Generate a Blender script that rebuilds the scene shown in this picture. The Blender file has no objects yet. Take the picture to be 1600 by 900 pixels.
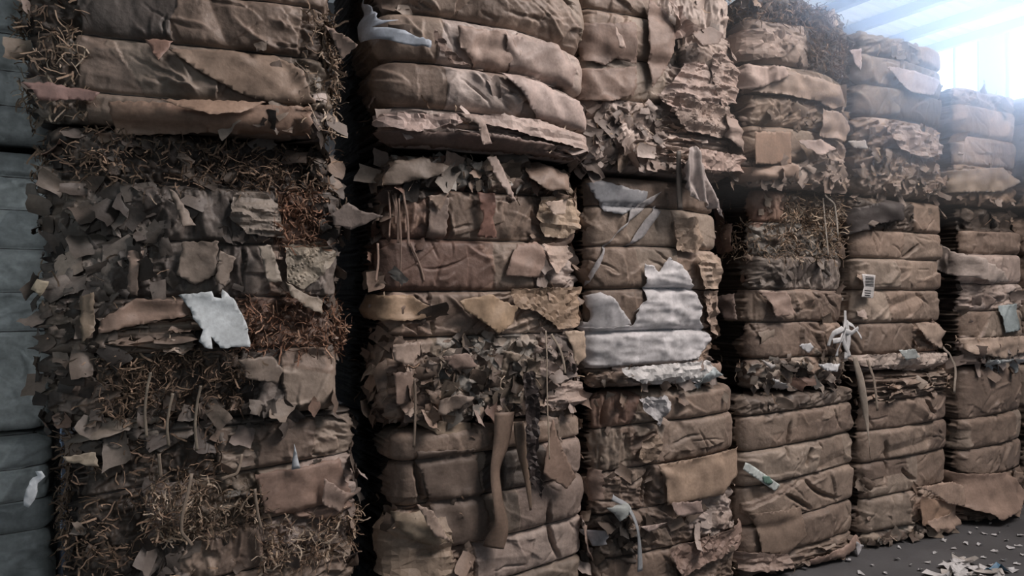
import bpy, math, time
import numpy as np
from mathutils import Vector, Matrix
from mathutils.geometry import delaunay_2d_cdt

# ------------------------------------------------------------------ camera, world, lights, exposure
F = 1150.0                       # focal length in pixels of a 1600 px wide frame
EYE = 1.65
sc = bpy.context.scene
col = sc.collection
cam_data = bpy.data.cameras.new('camera')
cam_data.sensor_width = 36.0
cam_data.lens = 36.0 * F / 1600.0
cam_data.clip_end = 200
cam = bpy.data.objects.new('camera', cam_data)
cam.location = (0, 0, EYE)
cam.rotation_euler = (math.radians(90.25), 0, 0)
col.objects.link(cam)
sc.camera = cam

sc.view_settings.view_transform = 'Standard'
sc.view_settings.look = 'None'
sc.view_settings.gamma = 1.0
sc.view_settings.use_curve_mapping = False
sc.view_settings.exposure = -0.14

U = np.array([0.8818, 0.4716])   # along the row of stacks
N = np.array([-0.4716, 0.8818])  # away from the aisle, through the bales
D0 = 3.11                        # distance of the row's front plane from the camera
ROW = math.atan2(U[1], U[0])

def wp(s, n, z):
    return (U[0]*s + N[0]*n, U[1]*s + N[1]*n, z)

world = bpy.data.worlds.new('world')
sc.world = world
world.use_nodes = True
bg = world.node_tree.nodes['Background']
bg.inputs[0].default_value = (0.80, 0.90, 1.0, 1)
WORLD_STRENGTH = 0.155
bg.inputs[1].default_value = WORLD_STRENGTH

def area(name, s, n, z, size, size_y, power, color, target, spread=3.14):
    d = bpy.data.lights.new(name, 'AREA')
    d.shape = 'RECTANGLE'; d.size = size; d.size_y = size_y
    d.energy = power; d.color = color; d.spread = spread
    o = bpy.data.objects.new(name, d)
    o.location = wp(s, n, z)
    v = Vector(wp(*target)) - o.location
    o.rotation_euler = v.to_track_quat('-Z', 'Y').to_euler()
    col.objects.link(o)
    return o
# daylight of the tall end wall windows; overhead, roof and left lamps are added
area('overhead_key', 4.7, -0.2, 6.2, 2.8, 2.0, 325, (1.0, 0.92, 0.90), (3.0, 3.1, 2.0), 2.3)  # unseen lamp below the closed roof, standing in for a skylight
area('window_daylight', 15.0, 7.4, 5.9, 3.8, 1.4, 400, (0.50, 0.68, 1.0), (4.2, 3.2, 2.6), 1.2)
area('roof_fill', 12.5, 9.0, 3.8, 5.0, 5.0, 80, (1.0, 0.98, 0.95), (12.5, 9.5, 8.0), 2.4)  # added lamp under the roof, aimed up to brighten its sheets
area('left_stack_fill', -1.9, -2.6, 3.2, 1.6, 2.4, 30, (0.90, 0.98, 1.0), (-2.3, 3.4, 1.9), 0.75)  # added narrow lamp that brightens only the far left stack
WINDOW_GLOW = 3.2
HAZE_DENSITY = 0.22

# ------------------------------------------------------------------ materials
def mat(name):
    m = bpy.data.materials.new(name); m.use_nodes = True
    nt = m.node_tree
    return m, nt, nt.nodes['Principled BSDF']

def paper_material(name, rough=0.62, spec=0.35, bump=0.25, trans=0.0):
    m, nt, b = mat(name)
    at = nt.nodes.new('ShaderNodeAttribute'); at.attribute_name = 'Col'
    tc = nt.nodes.new('ShaderNodeTexCoord')
    n1 = nt.nodes.new('ShaderNodeTexNoise'); n1.inputs['Scale'].default_value = 9; n1.inputs['Detail'].default_value = 6
    n2 = nt.nodes.new('ShaderNodeTexNoise'); n2.inputs['Scale'].default_value = 70; n2.inputs['Detail'].default_value = 5
    n3 = nt.nodes.new('ShaderNodeTexVoronoi'); n3.inputs['Scale'].default_value = 14; n3.feature = 'DISTANCE_TO_EDGE'
    for n in (n1, n2, n3): nt.links.new(tc.outputs['Object'], n.inputs['Vector'])
    r = nt.nodes.new('ShaderNodeMapRange'); r.inputs[1].default_value = 0.3; r.inputs[2].default_value = 0.7
    r.inputs[3].default_value = 0.74; r.inputs[4].default_value = 1.18
    nt.links.new(n1.outputs[0], r.inputs[0])
    r2 = nt.nodes.new('ShaderNodeMapRange'); r2.inputs[1].default_value = 0.3; r2.inputs[2].default_value = 0.7
    r2.inputs[3].default_value = 0.88; r2.inputs[4].default_value = 1.12
    nt.links.new(n2.outputs[0], r2.inputs[0])
    mu = nt.nodes.new('ShaderNodeMath'); mu.operation = 'MULTIPLY'
    nt.links.new(r.outputs[0], mu.inputs[0]); nt.links.new(r2.outputs[0], mu.inputs[1])
    vm = nt.nodes.new('ShaderNodeVectorMath'); vm.operation = 'SCALE'
    nt.links.new(at.outputs['Color'], vm.inputs[0]); nt.links.new(mu.outputs[0], vm.inputs['Scale'])
    nt.links.new(vm.outputs[0], b.inputs['Base Color'])
    bp = nt.nodes.new('ShaderNodeBump'); bp.inputs['Strength'].default_value = bump; bp.inputs['Distance'].default_value = 0.006
    nt.links.new(n2.outputs[0], bp.inputs['Height'])
    bp2 = nt.nodes.new('ShaderNodeBump'); bp2.inputs['Strength'].default_value = bump*0.8; bp2.inputs['Distance'].default_value = 0.012
    nt.links.new(n3.outputs[0], bp2.inputs['Height']); nt.links.new(bp.outputs[0], bp2.inputs['Normal'])
    nt.links.new(bp2.outputs[0], b.inputs['Normal'])
    b.inputs['Roughness'].default_value = rough
    b.inputs['Specular IOR Level'].default_value = spec
    return m

M_BODY = paper_material('kraft_paper', 0.55, 0.4, 0.35)
M_SHEET = paper_material('loose_paper', 0.55, 0.4, 0.2)
M_SHRED = paper_material('shredded_paper', 0.7, 0.2, 0.1)
M_PLAIN = paper_material('white_paper', 0.5, 0.4, 0.12)
M_WIRE, _nt, _b = mat('baling_wire'); _b.inputs['Base Color'].default_value = (0.05, 0.045, 0.045, 1); _b.inputs['Roughness'].default_value = 0.5; _b.inputs['Metallic'].default_value = 0.6

# ------------------------------------------------------------------ noise
_LAT = np.random.RandomState(7).uniform(-1, 1, (256, 256))
def vn(x, y, seed=0):
    x = np.asarray(x, float) + seed*17.31; y = np.asarray(y, float) + seed*9.77
    xi = np.floor(x).astype(int); yi = np.floor(y).astype(int)
    fx = x-xi; fy = y-yi
    fx = fx*fx*fx*(fx*(fx*6-15)+10); fy = fy*fy*fy*(fy*(fy*6-15)+10)
    a = _LAT[xi & 255, yi & 255]; b = _LAT[(xi+1) & 255, yi & 255]
    c = _LAT[xi & 255, (yi+1) & 255]; d = _LAT[(xi+1) & 255, (yi+1) & 255]
    return (a*(1-fx)+b*fx)*(1-fy) + (c*(1-fx)+d*fx)*fy
def fbm(x, y, seed=0, o=4):
    r = 0; a = 1; t = 0
    for k in range(o):
        r = r + a*vn(x*2**k, y*2**k, seed+k*3); t += a; a *= 0.5
    return r/t
_RX = np.random.RandomState(8).rand(256, 256); _RY = np.random.RandomState(9).rand(256, 256)
def cells(x, y, seed=0):
    """distance to the nearest of scattered points: smooth dents that meet in sharp creases"""
    x = np.asarray(x, float)+seed*13.7; y = np.asarray(y, float)+seed*7.3
    xi = np.floor(x).astype(int); yi = np.floor(y).astype(int)
    best = np.full(np.shape(x), 9.0)
    for i in (-1, 0, 1):
        for j in (-1, 0, 1):
            a = (xi+i) & 255; b = (yi+j) & 255
            d = (xi+i+_RX[a, b]-x)**2 + (yi+j+_RY[a, b]-y)**2
            best = np.minimum(best, d)
    return np.sqrt(best+0.01)
def crumple(x, y, seed=0):
    """sharp creases of crushed paper, about -0.7 to 0.7"""
    wx = x + 0.45*vn(x*0.8, y*0.8, seed+40); wy = y + 0.45*vn(x*0.8, y*0.8, seed+50)
    th = 0.7*math.sin(seed*1.7)
    px = wx*math.cos(th)-wy*math.sin(th); py = wx*math.sin(th)+wy*math.cos(th)
    r = 1.25*(cells(px*0.55, py*0.9, seed)-0.5)
    r = r + 0.60*(cells(px*1.2+py*0.5, py*1.6-px*0.4, seed+5)-0.5)
    r = r + 0.30*(0.5-np.abs(vn(px*3, py*3, seed+9)))-0.1
    return r

# ------------------------------------------------------------------ mesh helpers
def fast_mesh(name, V, quads=None, tris=None, colr=None, material=None, smooth=True):
    me = bpy.data.meshes.new(name)
    V = np.asarray(V, np.float32)
    parts = []; tot = []
    if quads is not None and len(quads): parts.append(np.asarray(quads, np.int32).ravel()); tot += [4]*len(quads)
    if tris is not None and len(tris): parts.append(np.asarray(tris, np.int32).ravel()); tot += [3]*len(tris)
    idx = np.concatenate(parts); tot = np.array(tot, np.int32)
    me.vertices.add(len(V)); me.vertices.foreach_set('co', V.ravel())
    me.loops.add(len(idx)); me.loops.foreach_set('vertex_index', idx)
    me.polygons.add(len(tot))
    st = np.zeros(len(tot), np.int32); st[1:] = np.cumsum(tot)[:-1]
    me.polygons.foreach_set('loop_start', st)
    me.update(calc_edges=True)
    me.polygons.foreach_set('use_smooth', np.full(len(tot), smooth))
    if colr is not None:
        a = me.color_attributes.new('Col', 'FLOAT_COLOR', 'POINT')
        c = np.ones((len(V), 4), np.float32); c[:, :3] = colr
        a.data.foreach_set('color', c.ravel())
    if material: me.materials.append(material)
    me.validate()
    return me

def add(name, me, parent=None, loc=None, rotz=None):
    o = bpy.data.objects.new(name, me); col.objects.link(o)
    if parent is not None: o.parent = parent
    if loc is not None: o.location = loc
    if rotz is not None: o.rotation_euler = (0, 0, rotz)
    return o
def tag(o, label=None, cat=None, group=None, kind=None):
    if label: o['label'] = label
    if cat: o['category'] = cat
    if group: o['group'] = group
    if kind: o['kind'] = kind
    return o
def box_arrays(boxes):
    V = []; Q = []
    for (x0, x1, y0, y1, z0, z1) in boxes:
        b = len(V)
        V += [(x0,y0,z0),(x1,y0,z0),(x1,y1,z0),(x0,y1,z0),(x0,y0,z1),(x1,y0,z1),(x1,y1,z1),(x0,y1,z1)]
        Q += [(b,b+3,b+2,b+1),(b+4,b+5,b+6,b+7),(b,b+1,b+5,b+4),(b+1,b+2,b+6,b+5),(b+2,b+3,b+7,b+6),(b+3,b,b+4,b+7)]
    return V, Q

# ------------------------------------------------------------------ the shed: floor, roof, end wall, windows
WALL = 15.4
m_floor, nt, b = mat('dark_concrete')
tc = nt.nodes.new('ShaderNodeTexCoord'); n1 = nt.nodes.new('ShaderNodeTexNoise'); n1.inputs['Scale'].default_value = 1.6; n1.inputs['Detail'].default_value = 10
cr = nt.nodes.new('ShaderNodeValToRGB'); cr.color_ramp.elements[0].position = 0.3; cr.color_ramp.elements[0].color = (0.060, 0.060, 0.064, 1)
cr.color_ramp.elements[1].position = 0.75; cr.color_ramp.elements[1].color = (0.125, 0.125, 0.13, 1)
nt.links.new(tc.outputs['Object'], n1.inputs['Vector']); nt.links.new(n1.outputs[0], cr.inputs[0]); nt.links.new(cr.outputs[0], b.inputs['Base Color'])
n2 = nt.nodes.new('ShaderNodeTexNoise'); n2.inputs['Scale'].default_value = 45; n2.inputs['Detail'].default_value = 6
nt.links.new(tc.outputs['Object'], n2.inputs['Vector'])
bp = nt.nodes.new('ShaderNodeBump'); bp.inputs['Strength'].default_value = 0.3; bp.inputs['Distance'].default_value = 0.01
nt.links.new(n2.outputs[0], bp.inputs['Height']); nt.links.new(bp.outputs[0], b.inputs['Normal'])
b.inputs['Roughness'].default_value = 0.75
V, Q = box_arrays([(-10, WALL+0.3, -8, 14, -0.12, 0.0)])
tag(add('floor', fast_mesh('floor', V, Q, material=m_floor, smooth=False), rotz=ROW), kind='structure')

m_roof, nt, b = mat('white_roof_sheet'); b.inputs['Base Color'].default_value = (0.78, 0.78, 0.76, 1); b.inputs['Roughness'].default_value = 0.5
def roof_z(s): return EYE + 5.25 + 0.06*(WALL - s)
# trapezoidal sheeting, ribs running along the row; profile across n
prof = []
n = -8.0
while n < 14:
    prof += [(n, 0.0), (n+0.13, 0.0), (n+0.16, 0.045), (n+0.21, 0.045)]
    n += 0.24
ss = np.linspace(-6, WALL+0.1, 12)
V = []; Q = []
for s in ss:
    for (a, h) in prof: V.append((s, a, roof_z(s)+h))
L = len(prof)
for i in range(len(ss)-1):
    for j in range(L-1): Q.append((i*L+j, i*L+j+1, (i+1)*L+j+1, (i+1)*L+j))
for s in ss:
    pass
add_roof = tag(add('ceiling', fast_mesh('ceiling', V, Q, material=m_roof, smooth=False), rotz=ROW), kind='structure')
m_steel, nt, b = mat('galvanised_steel'); b.inputs['Base Color'].default_value = (0.16, 0.17, 0.19, 1); b.inputs['Roughness'].default_value = 0.55; b.inputs['Metallic'].default_value = 0.3
k = 0
for s in (15.25, 14.2, 13.05, 11.9, 10.75, 9.6, 8.4, 7.2):
    z = roof_z(s)
    V, Q = box_arrays([(s-0.04, s+0.04, -8, 14, z-0.17, z-0.012), (s-0.04, s+0.10, -8, 14, z-0.19, z-0.165)])
    k += 1
    tag(add('trim_%d' % k, fast_mesh('trim', V, Q, material=m_steel, smooth=False), rotz=ROW), kind='structure')

# end wall with two tall window openings (local x = along the row, y = n)
m_wall, nt, b = mat('pale_plaster'); b.inputs['Base Color'].default_value = (0.55, 0.60, 0.62, 1); b.inputs['Roughness'].default_value = 0.8
wins = [(8.70, 9.75, 5.45, 6.82), (5.6, 8.2, 5.35, 6.82)]       # (n0, n1, z0, z1)
top = roof_z(WALL)
def wall_boxes():
    out = []; ns = sorted(set([-8, 14] + [w[0] for w in wins] + [w[1] for w in wins]))
    for a, c in zip(ns[:-1], ns[1:]):
        w = [w for w in wins if abs(w[0]-a) < 1e-6]
        if w: out += [(WALL, WALL+0.24, a, c, 0, w[0][2]), (WALL, WALL+0.24, a, c, w[0][3], top)]
        else: out.append((WALL, WALL+0.24, a, c, 0, top))
    return out
V, Q = box_arrays(wall_boxes())
tag(add('wall_right', fast_mesh('wall_right', V, Q, material=m_wall, smooth=False), rotz=ROW), kind='structure')
m_dark, nt, b = mat('grey_sheet_wall'); b.inputs['Base Color'].default_value = (0.16, 0.17, 0.18, 1); b.inputs['Roughness'].default_value = 0.8
V, Q = box_arrays([(-6, WALL, 13.6, 13.8, 0, roof_z(WALL)+0.1)])
tag(add('wall_back', fast_mesh('wall_back', V, Q, material=m_dark, smooth=False), rotz=ROW), kind='structure')
V, Q = box_arrays([(-6.2, -6.0, 2.6, 13.8, 0, roof_z(-6)-0.02)])
tag(add('wall_left', fast_mesh('wall_left', V, Q, material=m_dark, smooth=False), rotz=ROW), kind='structure')
m_glow, nt, b = mat('daylit_glass'); b.inputs['Base Color'].default_value = (0.9, 0.95, 1, 1)
b.inputs['Emission Color'].default_value = (0.78, 0.90, 1.0, 1); b.inputs['Emission Strength'].default_value = WINDOW_GLOW
for k, (a, c, z0, z1) in enumerate(wins):
    V, Q = box_arrays([(WALL+0.10, WALL+0.12, a, c, z0, z1)])
    w = tag(add('window_%d' % (k+1), fast_mesh('window', V, Q, material=m_glow, smooth=False), rotz=ROW), kind='structure')
    mid = (a+c)/2; zm = (z0+z1)/2
    V, Q = box_arrays([(WALL+0.04, WALL+0.098, a, c, z0, z0+0.05), (WALL+0.04, WALL+0.098, a, c, z1-0.05, z1),
                       (WALL+0.04, WALL+0.098, a, a+0.05, z0, z1), (WALL+0.04, WALL+0.098, c-0.05, c, z0, z1),
                       (WALL+0.04, WALL+0.098, mid-0.02, mid+0.02, z0, z1)])
    add('window_frame', fast_mesh('window_frame', V, Q, material=m_steel, smooth=False), w)

# ------------------------------------------------------------------ palettes (linear albedo)
_PAL0 = {
 'k': [(0.30,0.205,0.145),(0.26,0.18,0.13),(0.33,0.235,0.17),(0.24,0.165,0.12),(0.36,0.27,0.20)],
 'r': [(0.27,0.155,0.11),(0.23,0.135,0.10),(0.31,0.19,0.135)],
 'g': [(0.20,0.17,0.13),(0.165,0.14,0.11),(0.25,0.21,0.165),(0.12,0.10,0.08)],
 'y': [(0.40,0.275,0.18),(0.36,0.25,0.16),(0.45,0.34,0.235),(0.31,0.215,0.145)],
 'l': [(0.46,0.37,0.295),(0.40,0.315,0.25),(0.52,0.435,0.36),(0.34,0.26,0.20)],
 'd': [(0.13,0.095,0.072),(0.10,0.075,0.06),(0.17,0.125,0.095),(0.21,0.155,0.115)],
 'w': [(0.62,0.61,0.62),(0.55,0.54,0.54),(0.70,0.69,0.70)],
 'm': [(0.30,0.205,0.145),(0.46,0.37,0.29),(0.20,0.14,0.105),(0.36,0.27,0.19),(0.13,0.10,0.08),(0.40,0.36,0.31)],
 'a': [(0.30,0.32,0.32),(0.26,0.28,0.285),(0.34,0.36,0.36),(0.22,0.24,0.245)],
}
def grey_down(c, f):
    l = 0.3*c[0]+0.55*c[1]+0.15*c[2]
    return tuple(l+(v-l)*(1-f) for v in c)
PAL = {k: [grey_down(c, 0.32 if k in 'gy' else 0.28) for c in v] for k, v in _PAL0.items()}
for _k in 'gyl': PAL[_k] = [(c[0], c[1]*0.955, c[2]*0.98) for c in PAL[_k]]
PAL['e'] = [(0.085, 0.066, 0.055), (0.10, 0.078, 0.063), (0.07, 0.055, 0.047)]  # bale end faces: shade of the gaps between stacks put into the colour
PAL['r'] = [grey_down(c, 0.2) for c in _PAL0['r']]
SHREDP = {
 'd': [(0.11,0.08,0.06),(0.16,0.11,0.08),(0.24,0.17,0.12),(0.30,0.21,0.15)],
 'r': [(0.24,0.13,0.085),(0.32,0.18,0.12),(0.17,0.10,0.07),(0.42,0.27,0.19)],
 'm': [(0.16,0.12,0.09),(0.34,0.25,0.18),(0.48,0.39,0.30),(0.25,0.18,0.13)],
 'l': [(0.48,0.37,0.27),(0.56,0.46,0.36),(0.36,0.26,0.19),(0.25,0.17,0.12)],
}

# ------------------------------------------------------------------ a bale
def rounded_perimeter(W, D, r):
    """dense polyline from the back left corner, over left side, front, right side, back again; c = 0 at the front left corner"""
    pts = []
    def arc(cx, cy, a0, a1, n=16):
        for t in np.linspace(a0, a1, n): pts.append((cx+r*math.cos(t), cy+r*math.sin(t), math.cos(t), math.sin(t)))
    h = W/2; d = D/2
    pts.append((0, d, 0, 1))
    arc(-h+r, d-r, math.pi/2, math.pi)
    arc(-h+r, -d+r, math.pi, 1.5*math.pi)
    arc(h-r, -d+r, -math.pi/2, 0)
    arc(h-r, d-r, 0, math.pi/2)
    pts.append((0, d, 0, 1))
    P = np.array(pts)
    seg = np.hypot(np.diff(P[:,0]), np.diff(P[:,1])); L = np.concatenate([[0], np.cumsum(seg)])
    # arc length at the middle of the front left arc
    i0 = 1+16; Lc = 0.5*(L[i0]+L[i0+15])
    return P, L-Lc

class Bale:
    pass

def spans(spec):
    out = []
    for s in spec.split(';'):
        r, st, pal = s.strip().split(' ')
        a, b = r.split('-')
        out.append((float(a)/100, float(b)/100, st, pal))
    return out

def boxsmooth(A, k, axis):
    for _ in range(2):
        acc = np.zeros_like(A); n = 0
        for d in range(-k, k+1):
            acc += np.roll(A, d, axis); n += 1
        A = acc/n
    return A
def maxf(A, k, axis):
    B = A.copy()
    for d in range(-k, k+1): B = np.maximum(B, np.roll(A, d, axis))
    return B

def ray_sz(px, py, nd):
    """where the sight line of a photo pixel meets the vertical plane at distance nd: (s, z)"""
    r = np.array([(px-800)/F, 1.0]); t = nd/float(N @ r)
    return float(U @ r)*t, EYE + (455-py)/F*t

def make_bale(px0, px1, z0, H, wires_px, bands, label, seed, front=0.0, yaw=0.0, tilt=0.0, droop=0.0, res=0.005,
              D=0.95, amp=0.040, r=0.05, group='bales of waste cardboard stacked three high', scraps=1.0, shreds=1.0, hang=40, ragged_top=0, barrel=0.03, puff=5.5, slits=()):
    rs = np.random.RandomState(seed)
    amp *= 0.42 if puff > 4 else 1.0
    nd = D0 + front
    s0, _ = ray_sz(px0, 455, nd); s1, _ = ray_sz(px1, 455, nd)
    s0 += 0.045; s1 -= 0.045
    W = s1-s0; sc_ = (s0+s1)/2; pxc = (px0+px1)/2
    root = bpy.data.objects.new('cardboard_bale', None); col.objects.link(root)
    root.location = wp(sc_, nd+D/2, z0); root.rotation_euler = (0, 0, ROW+yaw); root.empty_display_size = 0.2
    tag(root, label, 'bale', group)
    B = Bale(); B.root = root; B.W = W; B.H = H; B.D = D; B.rs = rs; B.z0 = z0; B.nd = nd; B.sc = sc_; B.yaw = yaw
    P, C = rounded_perimeter(W, D, r)
    cs = [C[0]]
    def seg(c0, c1, st):
        n = max(2, int(round((c1-c0)/st))); cs.extend(list(np.linspace(c0, c1, n+1)[1:]))
    side = 0.42
    seg(C[0], -side, 0.08); seg(-side, -0.03, 0.012); seg(-0.03, W+0.04, res); seg(W+0.04, W+side, 0.012); seg(W+side, C[-1], 0.08)
    c = np.array(cs[:-1])
    px_ = np.interp(c, C, P[:,0]); py_ = np.interp(c, C, P[:,1])
    nx_ = np.interp(c, C, P[:,2]); ny_ = np.interp(c, C, P[:,3]); l_ = np.hypot(nx_, ny_); nx_ /= l_; ny_ /= l_
    nz = int(H/res)+1
    z = np.linspace(0, H, nz)
    CC, ZZ = np.meshgrid(c, z)
    x01 = np.clip(CC/W, -0.2, 1.2)
    wz = sorted([ray_sz(pxc, y, nd)[1]-z0 for y in wires_px])
    warp = (tilt*(x01-0.5)*W - droop*np.maximum(0, x01-0.55)**2*W)*np.sin(math.pi*np.clip(ZZ/H, 0, 1))**0.5
    warp = warp + 0.010*fbm(CC*2.5, ZZ*0.6+seed, seed, 2)
    T = ZZ - warp                                          # level coordinate in which the wires lie flat
    lev = [0.0]+wz+[H]
    nb = len(lev)-1
    Hm = np.zeros_like(T); pinch = np.zeros_like(T)
    bandi = np.clip(np.searchsorted(lev, T.ravel()).reshape(T.shape)-1, 0, nb-1)
    bamp = amp*(0.8+0.5*rs.rand(nb))
    base = np.zeros_like(T)
    for i in range(nb):
        m = bandi == i
        t = np.clip((T[m]-lev[i])/(lev[i+1]-lev[i]), 0, 1)
        base[m] = bamp[i]*(1-np.abs(2*t-1)**puff)**0.9
    for w in wz:
        pinch = np.maximum(pinch, np.exp(-((T-w)/0.007)**2))
    base += barrel*(1-np.abs(2*np.clip(x01,0,1)-1)**2.5)
    base += 0.018*fbm(CC*2.2, ZZ*2.2, seed+3, 2)
    # vertical position dependent size of the flat sheets that wrap each band
    colr = np.zeros(T.shape+(3,), float)
    detail = np.zeros_like(T)
    bandspec = [spans(s) for s in bands][::-1]             # bottom band first, as lev
    assert len(bandspec) == nb, (label, len(bandspec), nb)
    styles = []                                            # (c0,c1,t0,t1,style,pal)
    for i in range(nb):
        for (a, b_, st, pal) in bandspec[i]:
            ca = -0.5 if a <= 0.001 else a*W
            cb = W+0.5 if b_ >= 0.999 else b_*W
            styles.append((ca, cb, lev[i], lev[i+1], st, pal, a*W, b_*W))
    shaded_ends = [(-2.0, -0.035, l0, l1, 'layers', 'e', 0, 0) for l0, l1 in zip(lev[:-1], lev[1:])] + [(W+0.05, W+2.0, l0, l1, 'layers', 'e', 0, 0) for l0, l1 in zip(lev[:-1], lev[1:])] if seed > 20 else []  # end faces get the tones with gap shade painted in
    jx = 0.025*fbm(CC*9, ZZ*9, seed+11, 3); jz = 0.012*fbm(CC*12, ZZ*12, seed+12, 2)
    reg = []
    for (ca, cb, t0, t1, st, pal, a, b_) in styles+shaded_ends:
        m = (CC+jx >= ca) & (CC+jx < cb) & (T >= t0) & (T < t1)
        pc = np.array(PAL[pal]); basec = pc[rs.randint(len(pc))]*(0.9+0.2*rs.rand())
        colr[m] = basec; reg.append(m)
    for k, (ca, cb, t0, t1, st, pal, a, b_) in enumerate(styles+shaded_ends):
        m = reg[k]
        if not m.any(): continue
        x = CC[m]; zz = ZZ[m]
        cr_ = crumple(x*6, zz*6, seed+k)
        if st == 'smooth':
            d = 0.009*cr_ + 0.003*crumple(x*18, zz*10, seed+k+5)
        elif st == 'wrap':                                  # long diagonal folds
            th = rs.uniform(-0.7, -0.2)*rs.choice([1, 1, -1])
            xr = x*math.cos(th)-zz*math.sin(th); zr = x*math.sin(th)+zz*math.cos(th)
            d = 0.018*crumple(xr*2.6, zr*12, seed+k) + 0.010*cr_ + 0.004*crumple(x*26, zz*26, seed+k+4)
        elif st == 'crumple':
            th = rs.uniform(-0.6, 0.6); xr = x*math.cos(th)-zz*math.sin(th); zr = x*math.sin(th)+zz*math.cos(th)
            d = 0.030*crumple(xr*6, zr*16, seed+k) + 0.016*crumple(xr*16, zr*42, seed+k+2)
        elif st == 'vfold':                                 # vertical folds
            d = 0.040*crumple(x*16, zz*4, seed+k) + 0.008*crumple(x*40, zz*20, seed+k+2)
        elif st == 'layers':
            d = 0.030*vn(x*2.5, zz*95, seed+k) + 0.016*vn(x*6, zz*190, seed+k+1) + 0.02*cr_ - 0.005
        elif st == 'scrap':
            d = 0.045*crumple(x*9, zz*9, seed+k) - 0.02
        elif st == 'shred':
            d = 0.030*fbm(x*30, zz*30, seed+k, 3) + 0.028*fbm(x*5, zz*5, seed+k+2, 2) - 0.022
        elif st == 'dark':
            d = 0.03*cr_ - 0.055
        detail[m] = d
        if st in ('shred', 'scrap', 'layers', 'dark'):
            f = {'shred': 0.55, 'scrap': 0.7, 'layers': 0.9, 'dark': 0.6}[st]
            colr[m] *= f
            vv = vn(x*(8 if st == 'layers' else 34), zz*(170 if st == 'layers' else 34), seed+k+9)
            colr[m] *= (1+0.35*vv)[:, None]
    # torn sheets pressed on the surface, painted one over the other with real steps at their edges
    def sheet(cx, cz, hw, hh, ang, off, tilt2, colour, fold, reg_m=None, flat=0.35):
        R = math.hypot(hw, hh)*1.1
        i0 = max(0, int((cz-R)/H*(nz-1))); i1 = min(nz, int((cz+R)/H*(nz-1))+2)
        j0 = np.searchsorted(c, cx-R); j1 = np.searchsorted(c, cx+R)
        if i1-i0 < 2 or j1-j0 < 2: return
        X = CC[i0:i1, j0:j1]-cx; Z = T[i0:i1, j0:j1]-cz
        ca, sa = math.cos(ang), math.sin(ang)
        xr = X*ca+Z*sa; zr = -X*sa+Z*ca
        q = rs.randint(1000)
        jag = 0.10*min(hw, hh)
        e1 = xr + jag*fbm(zr*12, xr*2, q, 3); e2 = zr + jag*fbm(xr*12, zr*2, q+5, 3)
        sk = rs.uniform(-0.25, 0.25, 4)
        m = (e1 < hw*(1+sk[0]*zr/hh)) & (e1 > -hw*(1+sk[1]*zr/hh)) & (e2 < hh*(1+sk[2]*xr/hw)) & (e2 > -hh*(1+sk[3]*xr/hw))
        k1 = rs.uniform(0.9, 1.5); a1 = rs.uniform(0, 2*math.pi)
        m &= (xr*math.cos(a1)/hw + zr*math.sin(a1)/hh) < k1
        if reg_m is not None: m &= reg_m[i0:i1, j0:j1]
        if not m.any(): return
        sub = detail[i0:i1, j0:j1]
        h = off + tilt2[0]*xr + tilt2[1]*zr
        for _ in range(fold):
            a2 = rs.uniform(0, math.pi); dd = np.abs(xr*math.cos(a2)+zr*math.sin(a2) - rs.uniform(-0.7, 0.7)*hw)
            h = h + rs.uniform(-1, 1)*0.020*np.maximum(0, 1-dd/0.05)
        h = h + 0.005*crumple(xr*10, zr*10, q)
        sub[m] = flat*sub[m] + h[m]
        cc = colr[i0:i1, j0:j1]; cc[m] = colour
    for k, (ca, cb, t0, t1, st, pal, a, b_) in enumerate(styles):
        wd = b_-a; ht = t1-t0; pc = np.array(PAL[pal]); A = wd*ht
        lo = a - (0.04 if a <= 0.001 else 0); hi = b_ + (0.05 if b_ >= W-0.001 else 0)
        cnt, smin, smax, tl, of = {'smooth': (max(2, int(A*22)), 0.12, 0.34, 0.05, 0.006), 'wrap': (int(A*26), 0.10, 0.26, 0.08, 0.006),
              'crumple': (int(A*50), 0.03, 0.10, 0.15, 0.004), 'vfold': (int(A*40), 0.03, 0.09, 0.15, 0.004), 'layers': (int(A*90), 0.04, 0.20, 0.10, 0.006),
              'scrap': (int(A*420), 0.022, 0.075, 0.40, 0.012), 'shred': (int(A*60), 0.015, 0.04, 0.35, 0.004), 'dark': (int(A*30), 0.03, 0.08, 0.2, 0.0)}[st]
        for _ in range(cnt):
            hw = rs.uniform(smin, smax); hh = hw*rs.uniform(0.35, 1.0)
            if st == 'layers': hh = rs.uniform(0.004, 0.014)
            ang = rs.uniform(-0.5, 0.5) if st in ('smooth', 'layers') else rs.uniform(-1.4, 1.4)
            if st == 'layers': ang *= 0.12
            if st == 'smooth' and hh < ht*0.4: hh = ht*rs.uniform(0.4, 0.8)
            cl = pc[rs.randint(len(pc))]*rs.uniform(0.85, 1.15)
            if st in ('shred', 'dark'): cl = cl*0.7
            sheet(rs.uniform(lo, hi), rs.uniform(t0, t1), hw, hh, ang, of*rs.uniform(0.3, 1.6),
                  (rs.uniform(-tl, tl), rs.uniform(-tl, tl)), cl, rs.randint(0, 4), reg[k] if st in ('smooth', 'wrap', 'shred', 'dark', 'crumple') else None)
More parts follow.
